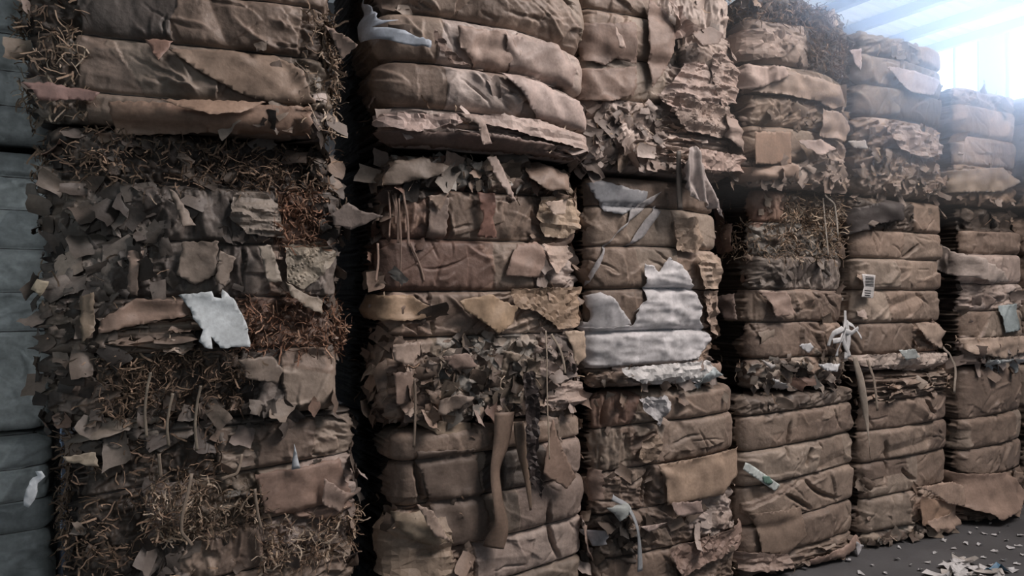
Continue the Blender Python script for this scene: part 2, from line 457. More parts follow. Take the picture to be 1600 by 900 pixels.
    # sharp folds and slits
    def crease(cx, cz, ang, Lh, wd, am):
        i0 = max(0, int((cz-Lh)/H*(nz-1))); i1 = min(nz, int((cz+Lh)/H*(nz-1))+2)
        j0 = np.searchsorted(c, cx-Lh); j1 = np.searchsorted(c, cx+Lh)
        if i1-i0 < 2 or j1-j0 < 2: return
        X = CC[i0:i1, j0:j1]-cx; Z = T[i0:i1, j0:j1]-cz
        a = X*math.cos(ang)+Z*math.sin(ang); d = -X*math.sin(ang)+Z*math.cos(ang)
        d = d + 0.18*Lh*(a/Lh)**2*math.sin(cx*40) + 0.004*vn(a*40, a*0, seed)
        fade = np.maximum(0, 1-(a/Lh)**2)
        side_ = np.where(d > 0, 1.0, 0.35)                 # one flank steep, one long
        detail[i0:i1, j0:j1] += am*fade*np.maximum(0, 1-np.abs(d)/(wd*np.where(d > 0, 1.0, 3.0)))
    for k, (ca, cb, t0, t1, st, pal, a, b_) in enumerate(styles):
        A = (b_-a)*(t1-t0)
        n_ = int(A*{'smooth': 70, 'wrap': 170, 'crumple': 200, 'vfold': 160}.get(st, 20))
        main = rs.uniform(-0.9, -0.3)
        for _ in range(n_):
            ang = main+rs.normal(0, 0.35) if st == 'wrap' else (1.57+rs.normal(0, 0.25) if st == 'vfold' else rs.uniform(-1.6, 1.6))
            up = rs.rand() < 0.62
            crease(rs.uniform(a-0.03, b_+0.03), rs.uniform(t0, t1), ang, rs.uniform(0.03, 0.13), rs.uniform(0.005, 0.014) if up else rs.uniform(0.003, 0.006), rs.uniform(0.004, 0.014) if up else -rs.uniform(0.006, 0.018))
    for (xa, ya, xb, yb) in slits:                         # long slits torn in the cardboard
        (ca, za), (cb, zb) = bale_cz(B, xa, ya), bale_cz(B, xb, yb)
        crease((ca+cb)/2, (za+zb)/2, math.atan2(zb-za, cb-ca), math.hypot(cb-ca, zb-za)/2*1.15, 0.009, -0.06)
    detail = np.clip(detail, -0.075, 0.085)
    # wires bite in
    pin2 = np.zeros_like(T)
    for w in wz: pin2 = np.maximum(pin2, np.exp(-((T-w)/0.016)**2))
    Hm = base + detail*(1-0.80*pin2) - 0.010*pinch
    # radiating puckers beside the wires
    for w in wz:
        dz = np.abs(T-w); Hm += 0.007*np.exp(-dz/0.04)*vn(CC*38, T*3, seed+int(w*50))*(1-pinch)
    # rounded top and bottom edge
    rt = 0.055
    e = np.zeros_like(ZZ)
    tt = np.clip((ZZ-(H-rt))/rt, 0, 1); e += rt*(1-np.sqrt(np.maximum(0, 1-tt*tt)))
    tt = np.clip((rt-ZZ)/rt, 0, 1); e += rt*(1-np.sqrt(np.maximum(0, 1-tt*tt)))
    Hm = Hm - e*1.1
    back = np.clip((np.maximum(-CC-side, CC-W-side))/0.1, 0, 1); Hm *= (1-0.7*back)
    X = px_[None, :] + nx_[None, :]*Hm; Y = py_[None, :] + ny_[None, :]*Hm
    Zv = ZZ.copy()
    if ragged_top: Zv += (ZZ/H)**6*ragged_top*fbm(CC*6, ZZ*0, seed+70, 3)
    nc = len(c)
    V = np.stack([X, Y, Zv], -1).reshape(-1, 3)
    I = np.arange(nz*nc).reshape(nz, nc)
    a_ = I[:-1, :]; b2 = np.roll(I, -1, 1)[:-1, :]; c2 = np.roll(I, -1, 1)[1:, :]; d2 = I[1:, :]
    Qd = np.stack([a_, b2, c2, d2], -1).reshape(-1, 4)
    colv = colr.reshape(-1, 3)
    # caps
    nV = len(V)
    extra = []; tri = []
    for row, zc, flip in ((0, 0.0, True), (nz-1, H, False)):
        ring = I[row]
        cen = nV+len(extra); extra.append((0, 0, zc + (0.0 if flip else ragged_top*0.5)))
        nx2 = np.roll(ring, -1)
        t_ = np.stack([ring, nx2, np.full(nc, cen)], -1)
        tri.append(t_[:, ::-1] if flip else t_)
    V = np.vstack([V, np.array(extra)]); colv = np.vstack([colv, np.tile(np.array(PAL['d'][0]), (2, 1))])
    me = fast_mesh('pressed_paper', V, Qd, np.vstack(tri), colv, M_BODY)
    add('pressed_paper', me, root)
    # wires
    for w in wz:
        zw = []; xy = []
        row = np.argmin(np.abs(T-w), axis=0)
        jj = np.arange(nc)
        hz = Hm[row, jj]; hz = boxsmooth(hz, 3, 0)+0.002
        pts = np.stack([px_+nx_*hz, py_+ny_*hz, z[row]], -1)
        pts[:, 2] = boxsmooth(pts[:, 2], 2, 0)
        rr = 0.0022
        nrm = np.stack([nx_, ny_, nx_*0], -1); up = np.array([0, 0, 1.0])
        VV = np.concatenate([pts+nrm*rr, pts+up*rr, pts-nrm*rr, pts-up*rr])
        i = np.arange(nc); i2 = np.roll(i, -1); QQ = []
        for k in range(4):
            k2 = (k+1) % 4
            QQ.append(np.stack([i+k*nc, i2+k*nc, i2+k2*nc, i+k2*nc], -1))
        add('baling_wire', fast_mesh('baling_wire', VV, np.vstack(QQ), material=M_WIRE), root)
    kk = max(1, int(round(0.012/res)))
    S = boxsmooth(boxsmooth(maxf(maxf(Hm, kk, 0), kk, 1), kk, 0), kk, 1)
    S[:kk*3+1] = Hm[:kk*3+1]; S[-kk*3-1:] = Hm[-kk*3-1:]
    B.warp = warp; B.c = c; B.z = z; B.S = S; B.Hm = Hm; B.P = P; B.C = C; B.wz = wz; B.lev = lev; B.styles = styles; B.nx = nx_; B.ny = ny_
    if scraps > 0: loose_scraps(B, styles, scraps, hang)
    if shreds > 0: loose_shreds(B, styles, shreds)
    return B

def surf(B, c, z, smooth=True):
    """height over the perimeter, perimeter point and normal at (c, z)"""
    j = np.clip(np.searchsorted(B.c, c), 1, len(B.c)-1); f = np.clip((c-B.c[j-1])/(B.c[j]-B.c[j-1]), 0, 1)
    dz = B.z[1]-B.z[0]
    zi = np.clip(z/dz, 0, len(B.z)-1.001); i = zi.astype(int); g = zi-i
    M = B.S if smooth else B.Hm
    h = (M[i, j-1]*(1-f)+M[i, j]*f)*(1-g) + (M[i+1, j-1]*(1-f)+M[i+1, j]*f)*g
    x = np.interp(c, B.C, B.P[:,0]); y = np.interp(c, B.C, B.P[:,1])
    nx = np.interp(c, B.C, B.P[:,2]); ny = np.interp(c, B.C, B.P[:,3]); l = np.hypot(nx, ny)
    return h, x, y, nx/l, ny/l

def place(B, c, z, out, smooth=True):
    h, x, y, nx, ny = surf(B, c, z, smooth)
    return np.stack([x+nx*(h+out), y+ny*(h+out), z], -1)

def scrap_batch(B, c0, z0, size, ang, tilt, curl, colours, yawr, name='loose_scraps', lift=0.0):
    """many small torn sheets, each a bent 5 x 5 patch with ragged outline"""
    rs = B.rs; n = len(c0); K = 5
    h, x, y, nx, ny = surf(B, c0, z0, True)
    Nn = np.stack([nx, ny, nx*0], -1); Tn = np.stack([-ny, nx, nx*0], -1); Up = np.tile([0, 0, 1.0], (n, 1))
    ca, sa = np.cos(ang)[:, None], np.sin(ang)[:, None]
    A = Tn*ca + Up*sa; Bv = -Tn*sa + Up*ca
    ct, st = np.cos(tilt)[:, None], np.sin(tilt)[:, None]
    Dn = -Bv*ct + Nn*st                        # away from the rooted edge
    N2 = Nn*ct + Bv*st
    cy, sy = np.cos(yawr)[:, None], np.sin(yawr)[:, None]
    A, N2 = A*cy + N2*sy, N2*cy - A*sy
    g = np.linspace(-0.5, 0.5, K); gu, gv = np.meshgrid(g, np.linspace(0, 1, K))
    gu = gu.ravel()[None, :]; gv = gv.ravel()[None, :]
    edge = ((np.abs(gu) > 0.49) | (gv > 0.99) | (gv < 0.01))
    ju = rs.uniform(-0.06, 0.06, (n, K*K))*edge; jv = rs.uniform(-0.07, 0.07, (n, K*K))*edge
    taper = rs.uniform(-0.5, 0.4, (n, 1)); skew = rs.uniform(-0.4, 0.4, (n, 1))
    u = (gu*(1+taper*gv) + ju + skew*gv)*size[:, :1]; v = (gv+jv)*size[:, 1:2]
    b2 = rs.uniform(-0.5, 0.5, (n, 1))
    w = curl[:, None]*(gv**2)*size[:, 1:2] + b2*(gu**2-0.1)*size[:, :1]*1.6 + rs.uniform(-0.09, 0.09, (n, K*K))*size[:, :1]
    base = np.stack([x, y, z0], -1) + Nn*(h[:, None]+lift)
    V = base[:, None, :] + A[:, None, :]*u[..., None] + Dn[:, None, :]*(v-0.15*size[:, 1:2])[..., None] + N2[:, None, :]*w[..., None]
    q = []
    for i in range(K-1):
        for j in range(K-1):
            q.append((i*K+j, i*K+j+1, (i+1)*K+j+1, (i+1)*K+j))
    q = np.array(q)[None] + (np.arange(n)*K*K)[:, None, None]
    V = V.reshape(-1, 3); V[:, 2] = np.maximum(V[:, 2], 0.004-B.z0)
    return V, q.reshape(-1, 4), np.repeat(colours, K*K, axis=0)

def loose_scraps(B, styles, dens, hang):
    rs = B.rs; acc = []
    C0 = []; Z0 = []; SZ = []; AN = []; TI = []; CU = []; CO = []; YA = []
    def put(c, z, w, h, an, ti, cu, co, ya):
        C0.append(c); Z0.append(z); SZ.append((w, h)); AN.append(an); TI.append(ti); CU.append(cu); CO.append(co); YA.append(ya)
    for (ca, cb, t0, t1, st, pal, a, b_) in styles:
        A = (b_-a)*(t1-t0); pc = np.array(PAL[pal])
        n = int(dens*A*{'scrap': 430, 'layers': 300, 'crumple': 80, 'vfold': 60, 'shred': 70, 'wrap': 16, 'smooth': 7, 'dark': 60}[st])
        lo = a-(0.06 if a <= 0.001 else 0); hi = b_+(0.05 if b_ >= B.W-0.001 else 0)
        for _ in range(n):
            s = rs.uniform(0.02, 0.075)*(0.7 if st == 'shred' else 1)
            ti = abs(rs.normal(0.04, 0.28)) if st == 'scrap' else abs(rs.normal(0.03, 0.2))
            an = rs.uniform(-2.2, 2.2)
            if st == 'layers': s2 = rs.uniform(0.012, 0.04); put(rs.uniform(lo, hi), rs.uniform(t0, t1), s*2, s2, rs.normal(0, 0.15), rs.uniform(0.6, 1.5), rs.uniform(-0.4, 0.3), pc[rs.randint(len(pc))]*rs.uniform(0.8, 1.25), 0)
            else: put(rs.uniform(lo, hi), rs.uniform(t0, t1), s, s*rs.uniform(0.3, 2.0), an, min(ti, 1.2), rs.uniform(-0.5, 0.5), pc[rs.randint(len(pc))]*rs.uniform(0.25, 1.1), rs.normal(0, 0.25))
    # rags at the corners and over the top and bottom edges of the bale
    for _ in range(int(hang*dens)):
        pal = styles[rs.randint(len(styles))][5]; pc = np.array(PAL[pal])
        e = rs.randint(4)
        if e == 0: c = rs.uniform(0, B.W); z = rs.uniform(0.03, 0.07)
        elif e == 1: c = rs.uniform(0, B.W); z = B.H-rs.uniform(0.02, 0.06)
        elif e == 2: c = rs.uniform(-0.05, 0.03); z = rs.uniform(0, B.H)
        else: c = B.W+rs.uniform(-0.04, 0.05); z = rs.uniform(0, B.H)
        s = rs.uniform(0.02, 0.08)
        put(c, z, s, s*rs.uniform(0.5, 1.8), rs.normal(0, 0.9) if e < 2 else rs.uniform(-2, 2), min(1.3, abs(rs.normal(0.2, 0.3))), rs.uniform(-0.5, 0.5), pc[rs.randint(len(pc))]*rs.uniform(0.75, 1.15), rs.normal(0, 0.4))
    if not C0: return
    V, q, c_ = scrap_batch(B, np.array(C0), np.clip(np.array(Z0), 0.01, B.H-0.01), np.array(SZ), np.array(AN), np.array(TI), np.array(CU), np.array(CO), np.array(YA))
    o = add('torn_paper_scraps', fast_mesh('torn_paper_scraps', V, q, colr=c_, material=M_SHEET, smooth=True), B.root)
    o['kind'] = 'stuff'

def strip_arrays(rs, P0, dirs, length, width, colours, K=6, wander=0.5, gravity=0.25, Nn=None):
    n = len(P0)
    d = dirs/np.linalg.norm(dirs, axis=1, keepdims=True)
    side = rs.normal(size=(n, 3)); side -= d*(side*d).sum(1, keepdims=True); side /= np.linalg.norm(side, axis=1, keepdims=True)
    p = P0.copy(); rows = []
    for k in range(K):
        rows.append(p - side*width[:, None]/2); rows.append(p + side*width[:, None]/2)
        p = p + d*(length/(K-1))[:, None]
        d = d + rs.normal(0, wander, (n, 3)) + np.array([0, 0, -gravity])
        d /= np.linalg.norm(d, axis=1, keepdims=True)
        side -= d*(side*d).sum(1, keepdims=True); side /= np.linalg.norm(side, axis=1, keepdims=True)
    V = np.stack(rows, 1)
    q = np.array([(2*k, 2*k+1, 2*k+3, 2*k+2) for k in range(K-1)])
    q = q[None] + (np.arange(n)*2*K)[:, None, None]
    return V.reshape(-1, 3), q.reshape(-1, 4), np.repeat(colours, 2*K, axis=0)

def loose_shreds(B, styles, dens):
    rs = B.rs; Vs = []; Qs = []; Cs = []; off = 0
    for (ca, cb, t0, t1, st, pal, a, b_) in styles:
        A = (b_-a+0.1)*(t1-t0)
        n = int(dens*A*{'shred': 6500, 'scrap': 260, 'dark': 400, 'layers': 150, 'crumple': 60, 'vfold': 60, 'wrap': 0, 'smooth': 0}[st])
        if n < 1: continue
        lo = a-(0.25 if a <= 0.001 else 0.01); hi = b_+(0.15 if b_ >= B.W-0.001 else 0.01)
        c = rs.uniform(lo, hi, n); z = rs.uniform(t0-0.01, t1, n); z = np.clip(z, 0.02, B.H-0.01)
        # clumps: keep the shreds gathered in tufts
        keep = vn(c*7, z*7, int(t0*100)) + rs.uniform(-0.6, 0.9, n) > 0
        c = c[keep]; z = z[keep]; n = len(c)
        if n < 1: continue
        P0 = place(B, c, z, rs.uniform(-0.004, 0.022, n) if st == 'shred' else rs.uniform(0, 0.01, n))
        h, x, y, nx, ny = surf(B, c, z)
        Tn = np.stack([-ny, nx, nx*0], -1); Nn = np.stack([nx, ny, nx*0], -1)
        th = rs.uniform(0, 2*math.pi, n) + 0
        d = Tn*np.cos(th)[:, None] + np.array([0, 0, 1.0])*np.sin(th)[:, None] + Nn*rs.uniform(-0.1, 0.7, n)[:, None]
        L = rs.uniform(0.02, 0.09, n); w = rs.uniform(0.0022, 0.0075, n)
        key = pal if pal in SHREDP else ('l' if pal in 'lyw' else 'm')
        pc = np.array(SHREDP[key]); co = pc[rs.randint(len(pc), size=n)]*rs.uniform(0.7, 1.25, (n, 1))
        V, q, cc = strip_arrays(rs, P0, d, L, w, co, 6, 0.38, 0.10)
        Vs.append(V); Qs.append(q+off); Cs.append(cc); off += len(V)
    if Vs:
        V = np.vstack(Vs); V[:, 2] = np.maximum(V[:, 2], 0.004-B.z0)
        o = add('shredded_paper', fast_mesh('shredded_paper', V, np.vstack(Qs), colr=np.vstack(Cs), material=M_SHRED, smooth=False), B.root)
        o['kind'] = 'stuff'

# --- sheets and strips the photo shows one by one
def bale_cz(B, px, py, out=0.05):
    """photo pixel -> (c, z) on the front face of a bale that may be turned a little"""
    ce, se = math.cos(B.yaw), math.sin(B.yaw)
    r = np.array([(px-800)/F, 1.0]); du = float(U @ r); dn = float(N @ r)
    # camera and ray in bale frame
    o = np.array([-B.sc, -(B.nd+B.D/2)]); d = np.array([du, dn])
    o2 = np.array([o[0]*ce+o[1]*se, -o[0]*se+o[1]*ce]); d2 = np.array([d[0]*ce+d[1]*se, -d[0]*se+d[1]*ce])
    t = (-B.D/2-out-o2[1])/d2[1]
    x = o2[0]+t*d2[0]; z = EYE+(455-py)/F*t-B.z0
    return x+B.W/2, z

def sheet_on(B, name, poly, colour, label=None, lift=0.006, curl=0.0, curl_dir=(0, -1), creases=4, jag=0.004, seed=0, step=0.016, material=None, wrinkle=0.006, parent=None, spread=0.15, fan=0.0, drape=True, h0=None):
    rs = np.random.RandomState(seed+91)
    P = np.array([bale_cz(B, *p) for p in poly])
    # densify with torn jitter
    out = []
    n = len(P)
    for i in range(n):
        a = P[i]; b = P[(i+1) % n]; L = np.linalg.norm(b-a); m = max(1, int(L/0.012))
        nrm = np.array([-(b-a)[1], (b-a)[0]])/max(L, 1e-6)
        for k in range(m):
            t = k/m; j = 0 if k == 0 else rs.uniform(-1, 1)*jag
            out.append(a+(b-a)*t+nrm*j)
    out = np.array(out)
    lo = out.min(0); hi = out.max(0)
    gx, gz = np.meshgrid(np.arange(lo[0], hi[0], step), np.arange(lo[1], hi[1], step))
    g = np.stack([gx.ravel(), gz.ravel()], -1)+rs.uniform(-step*0.2, step*0.2, (gx.size, 2))
    # inside test
    ins = np.zeros(len(g), bool); m = len(out)
    for i in range(m):
        x0, y0 = out[i]; x1, y1 = out[(i+1) % m]
        cnd = ((y0 > g[:,1]) != (y1 > g[:,1])) & (g[:,0] < (x1-x0)*(g[:,1]-y0)/(y1-y0+1e-12)+x0)
        ins ^= cnd
    g = g[ins]
    allp = [Vector(p) for p in np.vstack([out, g])] if len(g) else [Vector(p) for p in out]
    edges = [(i, (i+1) % m) for i in range(m)]
    vs, es, fs, _, _, _ = delaunay_2d_cdt(allp, edges, [], 1, 1e-5)
    vs = np.array([tuple(v) for v in vs])
    c = vs[:, 0]; z = vs[:, 1]
    cen = vs.mean(0); o = np.full(len(vs), lift)
    size = max(hi-lo)
    for _ in range(creases):
        a = rs.uniform(0, math.pi); dd = np.abs((c-cen[0])*math.cos(a)+(z-cen[1])*math.sin(a)-rs.uniform(-0.4, 0.4)*size)
        o += rs.uniform(-0.3, 1)*0.010*np.maximum(0, 1-dd/0.03)
    wr = min(wrinkle, 0.034)
    if wr > 0.015:
        th = (seed*2.4) % 1.6-0.8; xr = c*math.cos(th)+z*math.sin(th); zr = -c*math.sin(th)+z*math.cos(th)
        o += wr*np.maximum(0, crumple(xr*8, zr*36, seed)+0.3)
    else: o += wr*np.maximum(0, crumple(c*12, z*12, seed)+0.3)
    if fan: o += fan*np.abs(vn(c*34+z*5, z*4, seed))
    cd = np.array(curl_dir, float); cd /= np.linalg.norm(cd)
    pr = (vs-cen)@cd; pr = np.clip((pr-pr.min())/(pr.max()-pr.min()+1e-6), 0, 1)
    o += curl*pr**2
    zc = np.clip(z, 0.0, B.H)
    h, x, y, nx, ny = surf(B, c, zc, True)
    if not drape:
        h = np.full(len(h), np.percentile(h, 80) if h0 is None else h0); x = c-B.W/2; y = np.full(len(c), -B.D/2); nx = c*0; ny = c*0-1
    if drape:                                              # the wires hold the sheet down
        hr = surf(B, c, zc, False)[0]
        j = np.clip(np.searchsorted(B.c, c), 0, len(B.c)-1); i = np.clip((zc/(B.z[1]-B.z[0])).astype(int), 0, len(B.z)-1)
        t = z - B.warp[i, j]; p = np.zeros(len(z))
        if lift < 0.02:
            for w in B.wz: p = np.maximum(p, np.exp(-((t-w)/0.012)**2))
        o = (1-p)*(h+o) + p*(hr+0.001) - h
    V = np.stack([x+nx*(h+o), y+ny*(h+o), np.maximum(z, 0.005-B.z0)], -1)
    var = 1+0.08*fbm(c*6, z*6, seed+5, 2)
    colour = grey_down(colour, 0.14 if max(colour) > 0.15 else 0)
    if colour[0] > colour[2]*1.1: colour = (colour[0]*1.02, colour[1]*0.955, colour[2])
    cl = np.array(colour)[None, :]*var[:, None]
    f3 = [f for f in fs if len(f) == 3]
    # thickness: a second face just behind
    k = len(V); Nn = np.stack([nx, ny, nx*0], -1)
    me = fast_mesh(name, V, tris=np.array(f3), colr=cl, material=material or M_SHEET, smooth=wrinkle < 0.02)
    ob = add(name, me, parent or B.root)
    md = ob.modifiers.new('thickness', 'SOLIDIFY'); md.thickness = 0.0012; md.offset = -1
    if label: ob['label'] = label
    return ob

def strip_on(B, name, pts, width, colour, label=None, out=0.02, seed=0, twist=0.3, material=None, taper=False, parent=None, curl=0.0):
    """a long hanging strip following photo pixels down the face of a bale"""
    rs = np.random.RandomState(seed+5)
    P = np.array([bale_cz(B, *p) for p in pts]); n = len(P)
    t = np.linspace(0, n-1, (n-1)*8+1)
    c = np.interp(t, range(n), P[:,0]); z = np.interp(t, range(n), P[:,1])
    c = np.convolve(np.pad(c, 3, 'edge'), np.ones(7)/7, 'valid'); z = z
    h, x, y, nx, ny = surf(B, np.clip(c, 0.05, B.W-0.05), np.clip(z, 0.06, B.H-0.06), True)
    x = c-B.W/2; y = np.full(len(c), -B.D/2); nx = c*0; ny = c*0-1
    h = np.convolve(np.pad(h, 6, 'edge'), np.ones(13)/13, 'valid')
    oo = h + out + 0.010*vn(t*0.4, t*0, seed) + curl*(t/t.max())**2
    cen = np.stack([x+nx*oo, y+ny*oo, np.maximum(z, 0.01-B.z0)], -1)
    Tn = np.stack([-ny, nx, nx*0], -1); Nn = np.stack([nx, ny, nx*0], -1)
    dc = np.gradient(c); dz = np.gradient(z); l = np.hypot(dc, dz)+1e-9
    perp = Tn*(-dz/l)[:, None]*-1 + np.array([0, 0, 1.0])*(dc/l)[:, None]*-1
    perp = Tn*(dz/l)[:, None] - np.array([0, 0, 1.0])*(dc/l)[:, None]
    an = twist*vn(t*0.35, t*0+3, seed+2)
    A = perp*np.cos(an)[:, None] + Nn*np.sin(an)[:, None]
    Bn = Nn*np.cos(an)[:, None] - perp*np.sin(an)[:, None]
    w = width*(1+0.15*vn(t*0.8, t*0, seed+9))
    if taper: w = w*(1-0.75*(t/t.max())**2)
    rows = []
    K = 5
    for k in range(K):
        u = k/(K-1)-0.5
        rows.append(cen + A*(u*w)[:, None] + Bn*((0.10*w)*(1-4*u*u))[:, None])
    V = np.stack(rows, 1).reshape(-1, 3); m = len(t)
    q = [(i*K+k, i*K+k+1, (i+1)*K+k+1, (i+1)*K+k) for i in range(m-1) for k in range(K-1)]
    ob = add(name, fast_mesh(name, V, q, colr=np.tile(np.array(grey_down(colour, 0.25))*0.9, (len(V), 1)), material=material or M_SHEET), parent or B.root)
    md = ob.modifiers.new('thickness', 'SOLIDIFY'); md.thickness = 0.0012; md.offset = 0
    if label: ob['label'] = label
    return ob


# ------------------------------------------------------------------ the stacks, left to right; wires are given top to bottom as photo rows at the middle of the bale
G = 'bales of waste cardboard stacked three high'
# far left, set back in bluish light: pale grey paper bales
GA = 'grey paper bales at the far left'
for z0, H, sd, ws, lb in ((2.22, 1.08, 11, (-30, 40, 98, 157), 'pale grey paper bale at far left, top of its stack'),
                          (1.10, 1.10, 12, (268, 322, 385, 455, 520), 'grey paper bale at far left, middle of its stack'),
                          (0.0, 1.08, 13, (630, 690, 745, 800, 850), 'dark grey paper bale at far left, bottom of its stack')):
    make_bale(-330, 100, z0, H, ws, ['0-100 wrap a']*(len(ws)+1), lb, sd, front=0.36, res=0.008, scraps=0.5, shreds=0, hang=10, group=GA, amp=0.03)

# first big stack
A3 = make_bale(58, 545, 2.26, 1.10, (-75, -10, 73, 158), [
    '0-100 smooth k', '0-12 shred d;12-60 crumple g;60-100 smooth k', '0-14 shred d;14-45 smooth g;45-90 wrap k;90-100 shred m',
    '0-13 shred m;13-88 wrap k;88-100 shred m', '0-16 shred m;16-88 smooth k;88-100 shred l'],
    'kraft paper bale with shredded ends, top left above dark matted bale', 21, front=-0.08, yaw=-0.16, res=0.0047, amp=0.05, hang=50, barrel=0.02)
A2 = make_bale(60, 545, 1.15, 1.105, (293, 380, 465, 550), [
    '0-100 shred d', '0-10 scrap d;10-35 scrap g;35-62 vfold g;62-75 crumple g;75-92 shred r;92-100 scrap g',
    '0-30 scrap g;30-62 vfold g;62-72 smooth g;72-88 crumple y;88-100 vfold g', '0-20 scrap d;20-45 layers k;45-60 dark d;60-100 shred r',
    '0-16 scrap d;16-62 shred d;62-78 crumple g;78-100 smooth k'],
    'greenish brown bale with white sheet and rusty shreds, middle of left stack', 22, front=-0.02, yaw=-0.03, res=0.0047, scraps=1.4, hang=60, amp=0.035)
A1 = make_bale(92, 560, 0.0, 1.15, (668, 742, 826, 900), [
    '0-60 scrap g;60-100 layers g', '0-44 shred d;44-60 crumple k;60-82 smooth k;82-100 crumple k',
    '0-20 shred d;20-36 shred l;36-60 shred m;60-76 wrap k;76-100 crumple l', '0-20 shred d;20-34 scrap g;34-60 vfold k;60-100 shred l', '0-100 crumple k'],
    'shaggy brown bale with pale shredded strips, bottom of left stack', 23, front=0.0, yaw=0.05, tilt=0.07, res=0.0047, scraps=1.0, hang=50, amp=0.045)

# second stack
B3 = make_bale(590, 908, 2.28, 1.10, (-55, 47, 118, 184), [
    '0-100 wrap k', '0-100 wrap k', '0-22 smooth k;22-50 wrap l;50-100 wrap l', '0-25 smooth k;25-100 wrap l', '0-30 crumple l;30-100 layers l'],
    'pale kraft paper bale with swollen glossy folds, top of second stack', 31, front=-0.06, yaw=-0.02, tilt=0.0, droop=0.30, res=0.0047, amp=0.036, puff=3.4, scraps=0.5, hang=26, barrel=0.06)
B2 = make_bale(584, 908, 1.06, 1.20, (300, 375, 453, 522), [
    '0-100 scrap m', '0-28 vfold r;28-70 smooth k;70-100 crumple y', '0-50 smooth r;50-74 smooth k;74-100 crumple l',
    '0-20 crumple y;20-45 smooth k;45-100 crumple y', '0-22 scrap y;22-78 scrap m;78-100 scrap l'],
    'torn cardboard bale bursting with loose scraps, middle of second stack', 32, front=0.0, res=0.0047, scraps=1.3, hang=60, amp=0.035)
B1 = make_bale(600, 912, 0.0, 1.04, (700, 765, 835, 900), [
    '0-20 smooth k;20-100 smooth k', '0-40 smooth k;40-75 smooth g;75-100 smooth l', '0-30 scrap y;30-60 smooth k;60-100 smooth l', '0-35 crumple y;35-100 smooth l', '0-40 scrap k;40-100 smooth k'],
    'smooth brown cardboard bale with hanging strip, bottom of second stack', 33, front=0.0, slits=((650,710,662,800),(780,700,784,780),(846,790,866,880),(700,760,640,800)), yaw=0.03, tilt=0.05, res=0.0047, amp=0.05, scraps=0.6, hang=26, barrel=0.05)

# third stack
C3 = make_bale(898, 1146, 2.26, 1.10, (-30, 36, 103, 166), [
    '0-100 smooth k', '0-45 smooth k;45-100 vfold l', '0-52 smooth k;52-62 dark d;62-100 crumple l', '0-48 smooth k;48-100 crumple l', '0-45 scrap l;45-100 layers l'],
    'half smooth, half crushed kraft bale, top of third stack', 41, front=-0.05, yaw=0.0, res=0.005, amp=0.045, scraps=1.0, hang=36, barrel=0.04)
C2 = make_bale(908, 1122, 1.15, 1.09, (328, 388, 452, 516, 570), [
    '0-100 smooth k', '0-100 smooth k', '0-60 smooth k;60-100 smooth y', '0-60 smooth k;60-100 crumple y', '0-80 smooth w;80-100 crumple y', '0-20 scrap k;20-100 scrap l'],
    'brown bale faced with crumpled white paper, middle of third stack', 42, front=0.0, res=0.005, amp=0.03, scraps=0.6, hang=20, barrel=0.05)
C1 = make_bale(918, 1150, 0.0, 1.13, (656, 720, 783, 850), [
    '0-22 vfold r;22-40 vfold k;40-100 smooth k', '0-20 vfold k;20-38 crumple y;38-100 smooth k', '0-40 crumple k;40-100 smooth y', '0-20 scrap d;20-60 crumple k;60-100 crumple l', '0-45 smooth k;45-100 crumple k'],
    'brown cardboard bale with folded flap and white tape, bottom of third stack', 43, front=0.0, slits=((1012,728,1000,790),(1016,732,1008,800),(944,680,948,620)), tilt=0.04, res=0.005, amp=0.04, scraps=0.9, hang=26, barrel=0.05)

# fourth stack
D3 = make_bale(1158, 1326, 2.26, 1.10, (47, 112, 158, 206, 258), [
    '0-60 shred d;60-100 shred d', '0-50 wrap l;50-100 shred d', '0-35 wrap l;35-100 wrap k', '0-70 crumple k;70-100 crumple l', '0-55 smooth k;55-100 crumple l', '0-100 scrap l'],
    'brown bale with dark matted shreds on top, top of fourth stack', 51, front=-0.04, droop=0.22, res=0.0055, amp=0.045, scraps=1.0, hang=30, ragged_top=0.06, barrel=0.05)
D2 = make_bale(1168, 1320, 1.07, 1.18, (350, 402, 453, 503, 558), [
    '0-25 vfold r;25-100 shred m', '0-100 shred m', '0-30 crumple g;30-100 vfold g', '0-100 wrap k', '0-100 wrap k', '0-100 scrap m'],
    'greyish brown bale with shredded straw-like top band, middle of fourth stack', 52, front=0.02, res=0.0055, amp=0.035, scraps=1.0, hang=40)
D1 = make_bale(1150, 1334, 0.0, 1.05, (638, 689, 741, 799, 850), [
    '0-100 crumple d', '0-100 smooth k', '0-100 smooth k', '0-100 smooth k', '0-100 smooth k', '0-100 layers k'],
    'neat brown cardboard bale with long slits, bottom of fourth stack', 53, front=0.0, slits=((1222,766,1264,794),(1252,756,1306,787),(1234,660,1226,712),(1262,700,1256,728)), tilt=0.05, res=0.0055, amp=0.045, scraps=0.35, hang=14, barrel=0.05)

